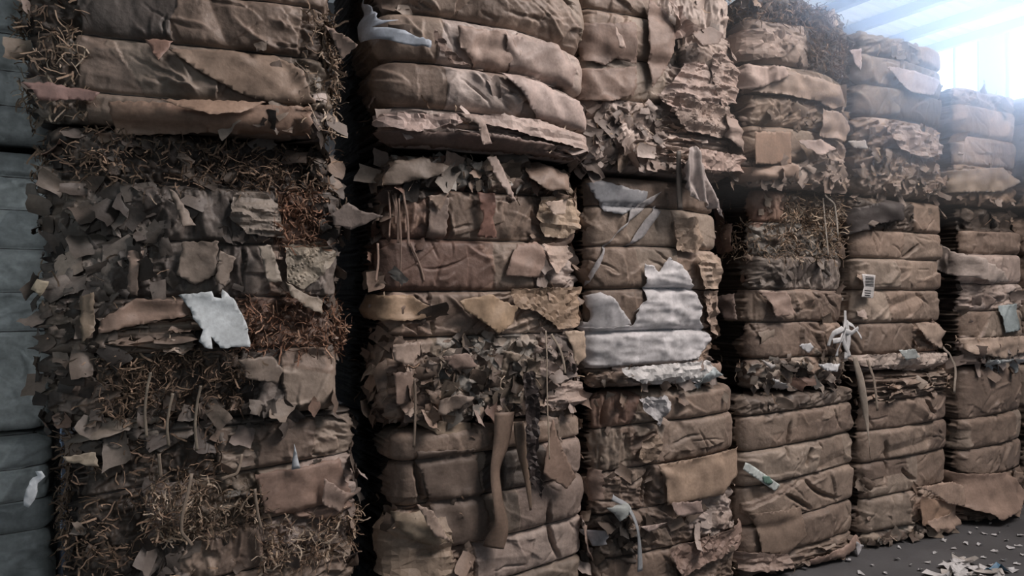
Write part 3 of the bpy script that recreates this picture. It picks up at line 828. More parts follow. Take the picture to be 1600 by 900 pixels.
# fifth stack
E3 = make_bale(1336, 1474, 2.27, 1.06, (98, 143, 191, 236), [
    '0-60 crumple g;60-100 smooth k', '0-100 smooth g', '0-100 smooth g', '0-100 crumple l', '0-100 scrap l'],
    'hazy grey-brown bale just left of the bright window, top of fifth stack', 61, front=0.0, res=0.006, amp=0.04, scraps=0.8, hang=24, ragged_top=0.03)
E2 = make_bale(1328, 1472, 1.13, 1.13, (362, 405, 453, 503, 551), [
    '0-60 crumple d;60-100 smooth k', '0-100 smooth k', '0-100 smooth k', '0-100 smooth k', '0-60 smooth k;60-100 crumple y', '0-100 layers l'],
    'banded brown bale with white barcode label, middle of fifth stack', 62, front=0.0, slits=((1412,400,1432,380),), res=0.006, amp=0.035, scraps=0.6, hang=24)
E1 = make_bale(1340, 1480, 0.0, 1.12, (621, 664, 712, 766, 818), [
    '0-100 layers k', '0-100 smooth k', '0-100 smooth k', '0-100 smooth k', '0-45 smooth k;45-100 crumple y', '0-100 scrap m'],
    'brown bale with torn flap and ragged foot, bottom of fifth stack', 63, front=0.0, slits=((1388,690,1390,750),(1412,735,1430,752),(1440,625,1458,650)), tilt=0.03, res=0.006, amp=0.04, scraps=0.7, hang=30)

# sixth stack
F3 = make_bale(1490, 1588, 2.27, 0.84, (170, 217, 262), [
    '0-100 crumple l', '0-100 smooth l', '0-100 smooth l', '0-100 crumple y'],
    'blue-hazed pale bale below the bright windows, top of sixth stack', 71, front=0.0, res=0.007, amp=0.04, scraps=0.8, hang=20)
F2 = make_bale(1502, 1598, 1.12, 1.14, (362, 398, 444, 485, 530), [
    '0-100 dark d', '0-100 smooth k', '0-100 smooth l', '0-100 crumple l', '0-100 smooth k', '0-100 scrap l'],
    'brown bale with torn pale blue sheet, middle of sixth stack', 72, front=0.0, res=0.007, amp=0.04, scraps=0.8, hang=24)
F1 = make_bale(1498, 1596, 0.0, 1.11, (646, 693, 739, 775), [
    '0-100 smooth k', '0-100 smooth k', '0-100 smooth k', '0-60 smooth k;60-100 scrap y', '0-100 layers k'],
    'brown bale at right edge with flaring lower flap, bottom of sixth stack', 73, front=0.0, tilt=0.04, res=0.007, amp=0.04, scraps=0.5, hang=16)

# seventh stack, only its side shows past the sixth
for z0, H, sd, ws, lb in ((2.26, 0.9, 81, (200, 260), 'sliver of a bale cut by right edge of photo, top of its stack'),
                          (1.10, 1.14, 82, (400, 450, 500), 'sliver of a bale cut by right edge of photo, middle of its stack'),
                          (0.0, 1.09, 83, (640, 680, 720), 'sliver of a bale cut by right edge of photo, bottom of its stack')):
    make_bale(1606, 1700, z0, H, ws, ['0-100 smooth k']*(len(ws)+1), lb, sd, front=0.0, res=0.014, scraps=0.5, shreds=0, hang=24)

# ------------------------------------------------------------------ sheets, strips, labels seen one by one
KR = (0.33, 0.235, 0.17); KL = (0.44, 0.34, 0.26); YE = (0.42, 0.33, 0.21); OL = (0.26, 0.22, 0.165); DK = (0.14, 0.105, 0.08); RD = (0.30, 0.17, 0.12)
WH = (0.66, 0.67, 0.69); BL = (0.50, 0.57, 0.66)
# left stack
sheet_on(A2, 'white_sheet', [(278,461),(330,455),(333,464),(345,466),(346,452),(366,470),(384,508),(388,540),(342,542),(328,524),(330,543),(318,541),(309,532),(316,514),(300,497),(296,482)], (0.66,0.72,0.74), 'torn white paper sheet', lift=0.035, curl=0.03, creases=5, jag=0.003, seed=1, wrinkle=0.002, material=M_PLAIN, drape=False)
sheet_on(A1, 'plastic_rag', [(40,770),(48,748),(60,740),(56,733),(66,732),(72,740),(60,752),(56,776),(46,790),(39,786)], (0.62,0.66,0.70), 'dirty white plastic rag', lift=0.05, seed=2, material=M_PLAIN, drape=False)
sheet_on(A1, 'white_shard', [(456,690),(465,728),(452,731)], (0.62,0.67,0.72), 'small white triangular shard', lift=0.03, seed=3, jag=0.001, material=M_PLAIN, drape=False)
sheet_on(A2, 'paper_flap', [(400,385),(420,384),(437,440),(415,441)], (0.38,0.345,0.26), 'pale olive paper flap', lift=0.04, curl=0.02, seed=4, drape=False)
sheet_on(A2, 'paper_flap', [(62,436),(80,440),(66,464),(52,452)], (0.36,0.32,0.21), 'small tan paper flap', lift=0.05, seed=5, drape=False)
sheet_on(A2, 'paper_flap', [(262,298),(276,308),(304,355),(284,357)], OL, lift=0.035, curl=0.03, seed=6, drape=False)
sheet_on(A2, 'paper_flap', [(195,393),(220,392),(212,420),(210,462),(195,455),(197,415)], (0.29,0.225,0.165), lift=0.03, curl=0.03, seed=7)
sheet_on(A2, 'paper_flap', [(280,378),(336,378),(330,430),(300,445),(270,430)], OL, lift=0.02, seed=8)
sheet_on(A2, 'paper_flap', [(338,392),(362,404),(345,450),(330,440)], OL, lift=0.03, seed=9)
sheet_on(A2, 'paper_flap', [(208,466),(290,470),(294,492),(215,506),(150,520),(152,500)], (0.30,0.215,0.15), lift=0.03, seed=10)
sheet_on(A2, 'paper_flap', [(120,465),(142,456),(145,515),(124,535)], (0.25,0.20,0.13), lift=0.04, curl=0.02, seed=11)
sheet_on(A2, 'paper_flap', [(515,335),(540,318),(556,330),(590,340),(545,360),(516,352)], (0.24,0.205,0.165), lift=0.05, curl=0.04, curl_dir=(1,0), seed=12, drape=False)
sheet_on(A2, 'paper_flap', [(365,560),(420,556),(436,575),(428,598),(380,590)], OL, lift=0.03, seed=13)
sheet_on(A2, 'crumpled_paper', [(440,382),(508,378),(520,400),(500,430),(470,452),(444,440)], (0.36,0.33,0.24), 'crumpled pale olive paper', lift=0.01, wrinkle=0.06, seed=14, step=0.009, creases=10)
sheet_on(A2, 'crumpled_paper', [(360,300),(400,298),(432,320),(440,372),(380,366),(352,340)], (0.30,0.27,0.21), lift=0.01, wrinkle=0.05, seed=15, step=0.009, creases=10)
sheet_on(A2, 'paper_flap', [(440,440),(465,455),(500,470),(498,490),(472,480),(448,462)], (0.33,0.29,0.21), lift=0.03, seed=16, curl=0.03)
sheet_on(A1, 'paper_flap', [(98,712),(150,706),(156,728),(110,722)], (0.33,0.29,0.20), lift=0.04, seed=17, drape=False)
sheet_on(A1, 'paper_flap', [(128,658),(245,650),(250,660),(190,672),(116,695),(122,676)], (0.28,0.245,0.185), lift=0.05, seed=18)
sheet_on(A1, 'paper_flap', [(395,742),(528,716),(545,795),(505,812),(408,800)], KR, lift=0.01, seed=19, creases=9)
sheet_on(A1, 'paper_flap', [(500,745),(540,770),(528,800),(498,785)], KL, lift=0.03, seed=20)
sheet_on(A1, 'paper_flap', [(100,592),(145,612),(146,642),(108,645)], (0.25,0.22,0.165), lift=0.04, seed=41)
sheet_on(A3, 'paper_flap', [(165,160),(480,166),(482,208),(330,206),(170,206)], (0.34,0.235,0.155), 'wide flat cardboard flap', lift=0.025, curl=0.02, seed=21, creases=2, wrinkle=0.002)
sheet_on(A3, 'paper_flap', [(245,160),(410,163),(372,183),(325,188)], (0.37,0.26,0.17), 'pointed folded kraft flap', lift=0.05, curl=0.05, seed=22, creases=2, wrinkle=0.002)
sheet_on(A3, 'paper_flap', [(228,66),(272,70),(262,88),(252,105),(240,88)], (0.34,0.215,0.15), lift=0.03, curl=0.05, seed=23, drape=False)
sheet_on(A3, 'paper_flap', [(258,78),(420,80),(470,110),(485,160),(440,165),(380,150),(300,110)], (0.33,0.25,0.17), lift=0.012, seed=24, creases=8, wrinkle=0.004)
sheet_on(A3, 'paper_flap', [(505,45),(540,66),(554,80),(530,100),(520,70)], (0.40,0.31,0.23), lift=0.05, seed=25, curl=0.04, curl_dir=(1,0), drape=False)
sheet_on(A3, 'paper_flap', [(45,140),(90,138),(160,150),(150,162),(70,164),(62,150)], (0.24,0.15,0.12), lift=0.06, curl=0.05, curl_dir=(-1,0), seed=26, drape=False)
for k, (x, y0, y1) in enumerate(((262,632,694),(305,620,700),(228,600,680))):
    strip_on(A2, 'hanging_strip', [(x+8,y0-20),(x+3,y0),(x-2,(y0+y1)/2),(x+2,y1)], 0.010, (0.30,0.24,0.17), out=0.06, seed=30+k)
for k, p in enumerate(([(395,760),(400,800),(405,820)],[(375,705),(368,735),(340,745)],[(300,735),(276,820),(300,845)],[(248,708),(252,745)])):
    strip_on(A1, 'hanging_strip', p, 0.012, (0.36,0.27,0.19), out=0.05, seed=34+k)

# second stack
sheet_on(B3, 'plastic_sheet', [(582,-20),(600,5),(610,36),(618,37),(604,44),(634,62),(659,72),(658,83),(626,76),(596,62),(584,30)], (0.42,0.48,0.56), 'bluish translucent plastic sheet', lift=0.03, seed=50, curl=0.02, material=M_PLAIN)
sheet_on(B3, 'paper_flap', [(703,188),(728,188),(740,205),(750,232),(735,234),(728,205),(712,196)], (0.40,0.32,0.25), 'narrow drooping paper flap', lift=0.07, seed=51, jag=0.001, drape=False)
sheet_on(B3, 'paper_flap', [(700,48),(775,56),(800,85),(780,118),(735,112),(705,80)], KL, lift=0.012, seed=52, creases=10, wrinkle=0.012)
sheet_on(B3, 'paper_flap', [(770,60),(860,75),(888,110),(885,140),(840,135),(785,122)], (0.45,0.365,0.295), lift=0.015, seed=53, creases=5, wrinkle=0.006)
sheet_on(B3, 'paper_flap', [(765,118),(830,130),(890,160),(902,205),(830,188),(800,160)], (0.50,0.415,0.345), 'glossy pale paper flap', lift=0.018, seed=54, creases=6, wrinkle=0.006)
sheet_on(B3, 'paper_flap', [(665,50),(690,90),(720,110),(690,105),(666,75)], (0.27,0.2,0.15), lift=0.03, seed=55, creases=8, wrinkle=0.03)
sheet_on(B3, 'paper_flap', [(600,178),(700,182),(708,196),(640,210),(606,200)], (0.50,0.40,0.33), lift=0.02, seed=56, creases=8, wrinkle=0.03, curl=0.03)
sheet_on(B3, 'paper_flap', [(724,182),(830,190),(905,215),(918,240),(850,225),(780,206),(740,200)], (0.50,0.41,0.335), lift=0.02, seed=57, creases=8, wrinkle=0.02, curl=0.03)
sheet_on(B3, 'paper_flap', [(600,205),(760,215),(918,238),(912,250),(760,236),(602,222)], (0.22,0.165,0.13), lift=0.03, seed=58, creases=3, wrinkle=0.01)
sheet_on(B2, 'paper_flap', [(748,250),(762,248),(775,275),(788,318),(775,306),(760,278)], (0.42,0.34,0.27), 'long pale pointed flap', lift=0.05, curl=0.03, seed=60, drape=False)
sheet_on(B2, 'paper_flap', [(615,252),(655,246),(690,262),(672,278),(628,286),(605,292)], OL, lift=0.04, seed=61)
sheet_on(B2, 'paper_flap', [(815,250),(842,252),(880,272),(876,300),(838,300),(812,280)], (0.28,0.21,0.15), lift=0.03, seed=62, curl=0.03)
sheet_on(B2, 'paper_flap', [(838,308),(892,310),(902,345),(885,372),(845,370),(832,340)], (0.45,0.36,0.24), 'bulging cream paper wad', lift=0.02, seed=63, wrinkle=0.03)
sheet_on(B2, 'paper_flap', [(842,318),(878,312),(872,336),(852,338)], (0.52,0.42,0.31), lift=0.06, seed=64, drape=False, curl=0.02)
sheet_on(B2, 'paper_flap', [(660,308),(695,304),(682,332)], (0.36,0.28,0.2), lift=0.03, seed=65, drape=False)
sheet_on(B2, 'paper_flap', [(736,302),(762,304),(760,345),(770,372),(738,370),(744,340)], RD, lift=0.025, seed=66, wrinkle=0.01)
sheet_on(B2, 'paper_flap', [(665,306),(695,310),(690,372),(662,374)], (0.27,0.215,0.165), lift=0.012, seed=67)
sheet_on(B2, 'paper_flap', [(800,382),(832,378),(850,410),(842,434),(780,432),(790,400)], (0.37,0.27,0.2), lift=0.02, seed=68, creases=6)
sheet_on(B2, 'paper_flap', [(838,382),(880,378),(892,400),(858,430),(848,402)], (0.52,0.42,0.32), lift=0.03, seed=69, wrinkle=0.02)
sheet_on(B2, 'paper_flap', [(560,460),(640,462),(680,490),(650,500),(560,500)], (0.40,0.29,0.17), lift=0.012, seed=70, wrinkle=0.01)
sheet_on(B2, 'paper_flap', [(705,470),(755,460),(800,480),(790,505),(768,522),(740,500),(715,485)], (0.44,0.325,0.19), 'folded yellow-tan flap', lift=0.04, seed=71, curl=0.02)
sheet_on(B2, 'paper_flap', [(790,452),(908,448),(916,505),(870,515),(830,485),(800,480)], (0.40,0.30,0.19), lift=0.02, seed=72, wrinkle=0.02, creases=7)
sheet_on(B2, 'paper_flap', [(606,536),(650,532),(642,556),(632,568),(606,560)], (0.42,0.335,0.25), lift=0.05, seed=73, drape=False, curl=0.02)
sheet_on(B2, 'paper_flap', [(876,518),(908,516),(910,556),(896,572),(886,540)], (0.52,0.42,0.29), 'cream paper corner', lift=0.04, seed=74, drape=False)
sheet_on(B2, 'paper_flap', [(606,580),(636,578),(634,622),(612,632)], (0.30,0.225,0.165), lift=0.05, seed=75, drape=False)
sheet_on(B2, 'paper_flap', [(640,655),(735,660),(738,688),(700,697),(675,672),(664,668)], (0.36,0.29,0.19), 'stiff olive card edge', lift=0.06, seed=76, drape=False, jag=0.002)
sheet_on(B2, 'paper_flap', [(680,555),(720,550),(735,570),(700,576)], (0.33,0.25,0.19), lift=0.04, seed=77, drape=False)
sheet_on(B2, 'paper_flap', [(672,622),(705,612),(728,618),(700,640),(670,648)], (0.30,0.25,0.19), lift=0.04, seed=78)
sheet_on(B2, 'crumpled_paper', [(835,640),(850,610),(890,595),(925,610),(918,650),(880,660)], (0.46,0.385,0.31), 'crumpled pale paper', lift=0.02, wrinkle=0.07, seed=79, step=0.009, creases=12)
sheet_on(B2, 'paper_flap', [(826,645),(872,652),(882,700),(868,672),(850,660)], (0.44,0.36,0.28), lift=0.06, seed=80, drape=False)
strip_on(B2, 'hanging_strip', [(838,515),(836,545),(836,600),(838,655),(840,710)], 0.008, (0.44,0.345,0.25), 'long thin hanging strip', out=0.10, seed=81)
strip_on(B2, 'hanging_strip', [(845,520),(856,540),(860,560),(862,580)], 0.010, (0.44,0.345,0.25), out=0.09, seed=82)
strip_on(B2, 'hanging_strip', [(642,590),(644,620),(642,660),(640,695)], 0.012, (0.24,0.18,0.13), out=0.05, seed=83)
for k, (x0, x1, y0, y1, wd) in enumerate(((606,608,300,371,.008),(616,622,302,380,.012),(628,636,300,385,.010),(622,624,310,450,.006),(640,662,380,440,.008),(590,586,380,440,.010),(612,618,305,350,.007))):
    strip_on(B2, 'hanging_strip', [(x0,y0),((x0+x1)/2+3,(y0+y1)/2),(x1,y1)], wd, (0.36,0.23,0.165), out=0.012, seed=84+k)
# hanging shapes over the bottom bale of the second stack
strip_on(B1, 'cardboard_strip', [(776,640),(772,690),(762,730),(766,780),(770,815),(758,848)], 0.095, (0.29,0.19,0.13), 'wide reddish brown hanging cardboard strip', out=0.05, seed=95, twist=0.7)
strip_on(B1, 'cardboard_strip', [(795,655),(802,700),(812,745),(816,790)], 0.05, (0.26,0.175,0.115), 'narrow dark hanging cardboard strip', out=0.05, seed=96, taper=True)
sheet_on(B2, 'plastic_rag', [(798,580),(812,575),(822,640),(818,700),(826,770),(808,740),(803,690)], (0.06,0.05,0.045), 'black ragged plastic hanging from the scraps', lift=0.10, seed=98, drape=False, wrinkle=0.03, fan=0.03)
sheet_on(B1, 'paper_flap', [(835,735),(848,650),(862,690),(885,740),(872,758)], (0.33,0.24,0.17), lift=0.05, seed=99, drape=False)
sheet_on(B1, 'paper_flap', [(625,800),(660,796),(700,845),(670,850),(640,842)], (0.36,0.30,0.20), lift=0.03, seed=100)
sheet_on(B1, 'paper_flap', [(640,780),(665,790),(690,835),(668,830)], (0.40,0.32,0.24), lift=0.05, seed=101, drape=False)
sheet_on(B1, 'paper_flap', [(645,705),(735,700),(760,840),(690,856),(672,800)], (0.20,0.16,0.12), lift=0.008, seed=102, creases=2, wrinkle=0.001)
sheet_on(B1, 'paper_flap', [(600,815),(690,805),(705,900),(612,900)], (0.36,0.29,0.20), lift=0.02, seed=103, creases=8, wrinkle=0.02)
sheet_on(B1, 'paper_flap', [(898,815),(920,845),(918,870),(905,880)], KL, lift=0.03, seed=104, curl=0.03)

# third stack
sheet_on(C3, 'pleated_rag', [(1048,238),(1062,234),(1078,262),(1090,295),(1102,346),(1094,330),(1082,330),(1072,318),(1060,316),(1050,300),(1046,268)], (0.44,0.41,0.37), 'pale pleated rag hanging below', lift=0.08, seed=110, drape=False, fan=0.07, step=0.008, jag=0.003, wrinkle=0.002)
strip_on(C3, 'hanging_strip', [(1043,240),(1044,290),(1046,330)], 0.03, (0.12,0.10,0.085), 'dark hanging strip', out=0.07, seed=111)
sheet_on(C3, 'paper_flap', [(1050,238),(1080,236),(1152,246),(1160,266),(1110,272),(1064,262)], (0.50,0.395,0.32), 'pale torn slab of paper layers', lift=0.06, seed=112, creases=6, wrinkle=0.02)
sheet_on(C3, 'crumpled_paper', [(1020,150),(1060,100),(1090,100),(1110,130),(1112,170),(1070,180),(1030,178)], (0.46,0.38,0.315), 'crushed shiny kraft wad', lift=0.03, wrinkle=0.09, seed=113, step=0.009, creases=14)
sheet_on(C3, 'crumpled_paper', [(1010,150),(1060,160),(1130,170),(1150,205),(1110,218),(1060,205)], (0.40,0.33,0.265), lift=0.04, wrinkle=0.09, seed=114, step=0.009, creases=14)
sheet_on(C3, 'crumpled_paper', [(1098,90),(1118,82),(1142,110),(1140,160),(1120,170),(1100,140)], (0.42,0.34,0.275), lift=0.04, wrinkle=0.07, seed=115, step=0.009, creases=10)
sheet_on(C3, 'paper_flap', [(1120,180),(1145,190),(1160,240),(1140,235),(1122,215)], (0.38,0.31,0.25), lift=0.05, seed=116, fan=0.05)
sheet_on(C3, 'paper_flap', [(1060,60),(1090,50),(1110,62),(1098,78),(1070,82)], (0.24,0.185,0.145), lift=0.08, curl=0.04, seed=117, drape=False)
sheet_on(C3, 'paper_flap', [(1028,-10),(1060,30),(1075,60),(1050,62),(1035,30)], (0.42,0.34,0.28), lift=0.04, seed=118, fan=0.06, wrinkle=0.02)
sheet_on(C3, 'paper_flap', [(1005,0),(1035,20),(1045,60),(1030,110),(1008,140),(1002,60)], (0.30,0.225,0.17), 'tall upright kraft flap', lift=0.03, seed=119, creases=3)
sheet_on(C3, 'paper_flap', [(912,36),(985,36),(990,100),(960,90),(945,100),(918,90)], (0.27,0.20,0.15), lift=0.02, seed=120, creases=4)
sheet_on(C3, 'paper_flap', [(950,42),(962,60),(970,80),(958,78)], (0.44,0.35,0.28), lift=0.05, seed=121, drape=False)
sheet_on(C3, 'paper_flap', [(905,105),(990,104),(985,150),(940,160),(912,150)], (0.26,0.19,0.14), lift=0.02, seed=122, creases=6, wrinkle=0.015)
sheet_on(C2, 'white_sheet', [(998,412),(1012,416),(1020,425),(1034,402),(1048,412),(1066,432),(1080,452),(1090,480),(1086,500),(1092,505),(1108,528),(1100,545),(1078,560),(1030,570),(965,572),(930,572),(920,560),(916,512),(950,512),(980,508),(988,480),(980,488),(1000,468)], (0.66,0.645,0.66), 'large crumpled white paper sheet', lift=0.014, seed=123, creases=14, wrinkle=0.016, material=M_PLAIN, jag=0.004, step=0.011)
sheet_on(C2, 'white_sheet', [(924,462),(938,456),(952,464),(978,500),(982,508),(918,520),(916,500),(928,504),(930,490)], (0.58,0.57,0.59), 'torn white sheet', lift=0.010, seed=124, creases=4, wrinkle=0.004, material=M_PLAIN)
sheet_on(C2, 'white_sheet', [(962,574),(1098,562),(1110,578),(1094,592),(1040,600),(990,598),(964,584)], (0.64,0.63,0.62), 'white sheet edge along the foot', lift=0.03, seed=125, creases=8, wrinkle=0.03, material=M_PLAIN)
sheet_on(C2, 'plastic_rag', [(1088,582),(1104,572),(1116,586),(1098,596),(1094,612),(1080,604),(1070,610)], (0.50,0.58,0.60), 'pale bluish plastic rag', lift=0.05, seed=126, material=M_PLAIN)
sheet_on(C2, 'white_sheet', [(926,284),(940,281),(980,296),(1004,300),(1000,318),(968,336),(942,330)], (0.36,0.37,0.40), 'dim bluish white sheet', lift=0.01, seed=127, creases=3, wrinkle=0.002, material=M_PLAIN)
sheet_on(C2, 'white_tape', [(1026,300),(1010,318),(985,340),(965,355),(944,388),(930,440),(924,448),(934,410),(942,386),(958,366),(974,352),(980,328),(1002,312)], (0.46,0.44,0.45), 'long diagonal white tape strip', lift=0.012, seed=128, creases=1, wrinkle=0.001, material=M_PLAIN, jag=0.001)
sheet_on(C2, 'white_tape', [(1018,322),(1025,330),(998,372),(975,386),(1000,345)], (0.46,0.44,0.45), lift=0.012, seed=129, creases=1, wrinkle=0.001, material=M_PLAIN, jag=0.001)
sheet_on(C2, 'paper_flap', [(1040,345),(1070,340),(1088,375),(1080,395),(1045,392)], (0.44,0.35,0.245), 'cream corner wrap', lift=0.025, seed=130, wrinkle=0.02)
sheet_on(C2, 'paper_flap', [(1075,398),(1110,398),(1124,430),(1120,450),(1092,452),(1080,430)], (0.47,0.38,0.27), lift=0.03, seed=131, wrinkle=0.03)
sheet_on(C2, 'paper_flap', [(1095,455),(1124,455),(1124,500),(1115,530),(1098,500)], (0.42,0.33,0.24), lift=0.02, seed=132, wrinkle=0.03)
sheet_on(C2, 'paper_flap', [(1095,570),(1122,565),(1122,590),(1100,600)], (0.38,0.28,0.2), lift=0.03, seed=133)
sheet_on(C1, 'plastic_rag', [(988,622),(1030,616),(1036,630),(1024,650),(1020,665),(1005,650)], (0.46,0.45,0.46), 'knotted white plastic rag', lift=0.03, seed=134, wrinkle=0.03, fan=0.03, material=M_PLAIN)
strip_on(C1, 'white_tape', [(950,775),(972,785),(980,810),(984,840),(988,885)], 0.035, (0.38,0.41,0.44), 'milky plastic tape hanging down', out=0.05, seed=135, material=M_PLAIN, twist=0.8)
sheet_on(C1, 'plastic_rag', [(945,790),(968,782),(975,795),(955,810),(950,800)], (0.42,0.46,0.45), lift=0.05, seed=136, material=M_PLAIN)
sheet_on(C1, 'plastic_rag', [(930,830),(946,825),(946,848),(938,852)], (0.45,0.45,0.48), lift=0.04, seed=137, material=M_PLAIN)
sheet_on(C1, 'paper_flap', [(1018,724),(1145,699),(1146,740),(1120,770),(1030,786),(1026,745)], (0.44,0.335,0.225), 'curved folded kraft flap', lift=0.035, seed=138, creases=2, wrinkle=0.002)
sheet_on(C1, 'paper_flap', [(996,690),(1014,670),(1022,690),(1018,715),(1000,722),(988,712)], (0.36,0.28,0.19), lift=0.03, seed=139, wrinkle=0.02)
sheet_on(C1, 'paper_flap', [(1035,780),(1080,776),(1082,795),(1050,800),(1040,796)], (0.42,0.33,0.27), lift=0.05, seed=140, drape=False)
sheet_on(C1, 'paper_flap', [(982,814),(1024,808),(996,823)], (0.56,0.46,0.38), 'small pale pointed scrap', lift=0.07, seed=141, jag=0.001, drape=False)
sheet_on(C1, 'paper_flap', [(1032,855),(1075,838),(1150,815),(1152,850),(1090,875),(1050,898)], (0.34,0.25,0.19), lift=0.03, seed=142, wrinkle=0.03, creases=8)
sheet_on(C1, 'paper_flap', [(932,735),(944,735),(945,780),(934,785)], (0.28,0.21,0.16), lift=0.03, seed=144)

# fourth stack
sheet_on(D3, 'paper_flap', [(1148,40),(1200,48),(1240,66),(1215,90),(1160,92)], (0.38,0.31,0.25), lift=0.02, seed=150, wrinkle=0.02, creases=10)
sheet_on(D3, 'paper_flap', [(1148,95),(1215,108),(1222,120),(1180,140),(1150,115)], (0.48,0.395,0.33), 'pale fan-creased paper', lift=0.03, seed=151, fan=0.04)
sheet_on(D3, 'paper_flap', [(1215,108),(1308,140),(1312,175),(1300,180),(1270,160),(1180,142)], (0.38,0.31,0.24), lift=0.02, seed=152, creases=5)
sheet_on(D3, 'paper_flap', [(1270,172),(1300,180),(1318,205),(1308,224),(1268,215)], (0.42,0.345,0.275), 'round pale bulge of paper', lift=0.04, seed=153, wrinkle=0.01)
sheet_on(D3, 'paper_flap', [(1170,208),(1226,208),(1228,258),(1172,258)], (0.34,0.245,0.17), 'flat kraft panel', lift=0.03, seed=154, creases=1, wrinkle=0.001, drape=False)
sheet_on(D3, 'paper_flap', [(1322,80),(1338,78),(1340,112),(1330,100)], (0.5,0.44,0.42), 'pale scrap sticking out', lift=0.05, seed=155, drape=False)
sheet_on(D3, 'paper_flap', [(1232,222),(1275,220),(1290,235),(1262,246),(1240,235)], (0.44,0.37,0.32), lift=0.04, seed=156, curl=0.03)
sheet_on(D3, 'paper_flap', [(1160,262),(1228,260),(1236,285),(1168,284)], (0.38,0.29,0.215), lift=0.03, seed=157)
sheet_on(D2, 'paper_flap', [(1132,300),(1150,300),(1152,395),(1138,390)], (0.27,0.175,0.13), 'upright reddish card edge', lift=0.02, seed=160, creases=1)
sheet_on(D2, 'paper_flap', [(1150,345),(1168,345),(1168,390),(1152,392)], (0.36,0.25,0.18), lift=0.03, seed=161)
sheet_on(D2, 'paper_flap', [(1190,455),(1222,455),(1232,490),(1206,496)], (0.33,0.25,0.19), lift=0.03, seed=162, curl=0.02)
sheet_on(D2, 'paper_flap', [(1135,465),(1170,458),(1180,500),(1165,502)], (0.34,0.27,0.22), lift=0.03, seed=163, curl=0.03)
strip_on(D2, 'hanging_strip', [(1280,310),(1284,350),(1288,400)], 0.014, (0.42,0.37,0.31), out=0.05, seed=164)
strip_on(D2, 'hanging_strip', [(1275,305),(1296,320),(1300,370)], 0.012, (0.42,0.37,0.31), out=0.06, seed=165)
# white ribbons knotted at the corner between fourth and fifth stack
for k, p in enumerate(([(1308,485),(1306,505),(1296,530),(1282,532)],[(1308,500),(1322,508),(1334,528)],[(1304,508),(1292,540),(1292,555)],[(1300,512),(1284,520),(1280,540)],[(1312,505),(1300,530),(1314,556)],[(1308,500),(1312,530),(1306,560)],[(1296,515),(1316,520),(1330,512)])):
    strip_on(D2, 'plastic_ribbon', p, 0.034, (0.66,0.67,0.68), 'white plastic ribbon' if k == 0 else None, out=0.07, seed=170+k, twist=0.9, material=M_PLAIN)
strip_on(D2, 'hanging_strip', [(1316,555),(1326,590),(1334,630),(1340,670),(1343,712)], 0.05, (0.42,0.345,0.27), 'long crumpled paper tail hanging down', out=0.09, seed=180, twist=1.1, taper=True)
sheet_on(D2, 'white_scrap', [(1232,538),(1250,534),(1256,542),(1246,550)], WH, lift=0.06, seed=181, material=M_PLAIN, drape=False)
sheet_on(D2, 'white_scrap', [(1258,566),(1290,566),(1286,578),(1268,576)], WH, 'small white scrap', lift=0.06, seed=182, material=M_PLAIN, drape=False)
sheet_on(D2, 'white_scrap', [(1175,560),(1200,570),(1190,576)], (0.55,0.52,0.5), lift=0.06, seed=183, material=M_PLAIN, drape=False)
sheet_on(D2, 'white_scrap', [(1196,590),(1222,602),(1226,610),(1206,606)], (0.6,0.6,0.6), lift=0.05, seed=184, material=M_PLAIN)
sheet_on(D1, 'packing_tape', [(1160,721),(1168,724),(1214,756),(1206,766),(1156,732)], (0.58,0.64,0.62), 'white tape with a green mark', lift=0.008, drape=False, seed=185, creases=0, wrinkle=0, material=M_PLAIN, jag=0.001)
sheet_on(D1, 'green_mark', [(1186,742),(1196,742),(1202,752),(1196,756),(1188,752)], (0.14,0.26,0.21), 'green printed mark', lift=0.011, drape=False, seed=186, creases=0, wrinkle=0, material=M_PLAIN, jag=0.002)
sheet_on(D1, 'paper_flap', [(1172,800),(1240,788),(1246,835),(1220,865),(1184,862)], (0.33,0.255,0.18), lift=0.02, seed=190, creases=2, wrinkle=0.003)
sheet_on(D1, 'paper_flap', [(1250,870),(1300,850),(1330,835),(1336,852),(1300,870),(1262,885)], (0.38,0.28,0.21), lift=0.03, seed=191, creases=6, wrinkle=0.01)
sheet_on(D1, 'white_scrap', [(1328,842),(1341,850),(1330,864)], (0.6,0.58,0.6), lift=0.04, seed=192, material=M_PLAIN, drape=False)
sheet_on(D1, 'paper_flap', [(1160,860),(1220,862),(1225,880),(1170,892)], (0.36,0.28,0.215), lift=0.03, seed=193, creases=8, wrinkle=0.03)

# fifth stack
sheet_on(E3, 'paper_flap', [(1378,105),(1400,108),(1462,128),(1450,150),(1412,146),(1390,120)], (0.46,0.43,0.41), 'pale flap edge in the haze', lift=0.03, seed=200, creases=2, wrinkle=0.002)
sheet_on(E3, 'paper_flap', [(1370,195),(1410,198),(1455,215),(1470,240),(1430,250),(1395,235)], (0.44,0.39,0.35), lift=0.03, seed=201, fan=0.03, wrinkle=0.02)
sheet_on(E3, 'paper_flap', [(1318,222),(1345,220),(1350,234),(1325,232)], (0.48,0.45,0.44), lift=0.05, seed=202, drape=False)
sheet_on(E2, 'paper_flap', [(1330,330),(1380,312),(1405,318),(1400,345),(1365,350),(1335,372)], (0.07,0.065,0.06), 'dark film rag under the layers above', lift=0.04, seed=203)
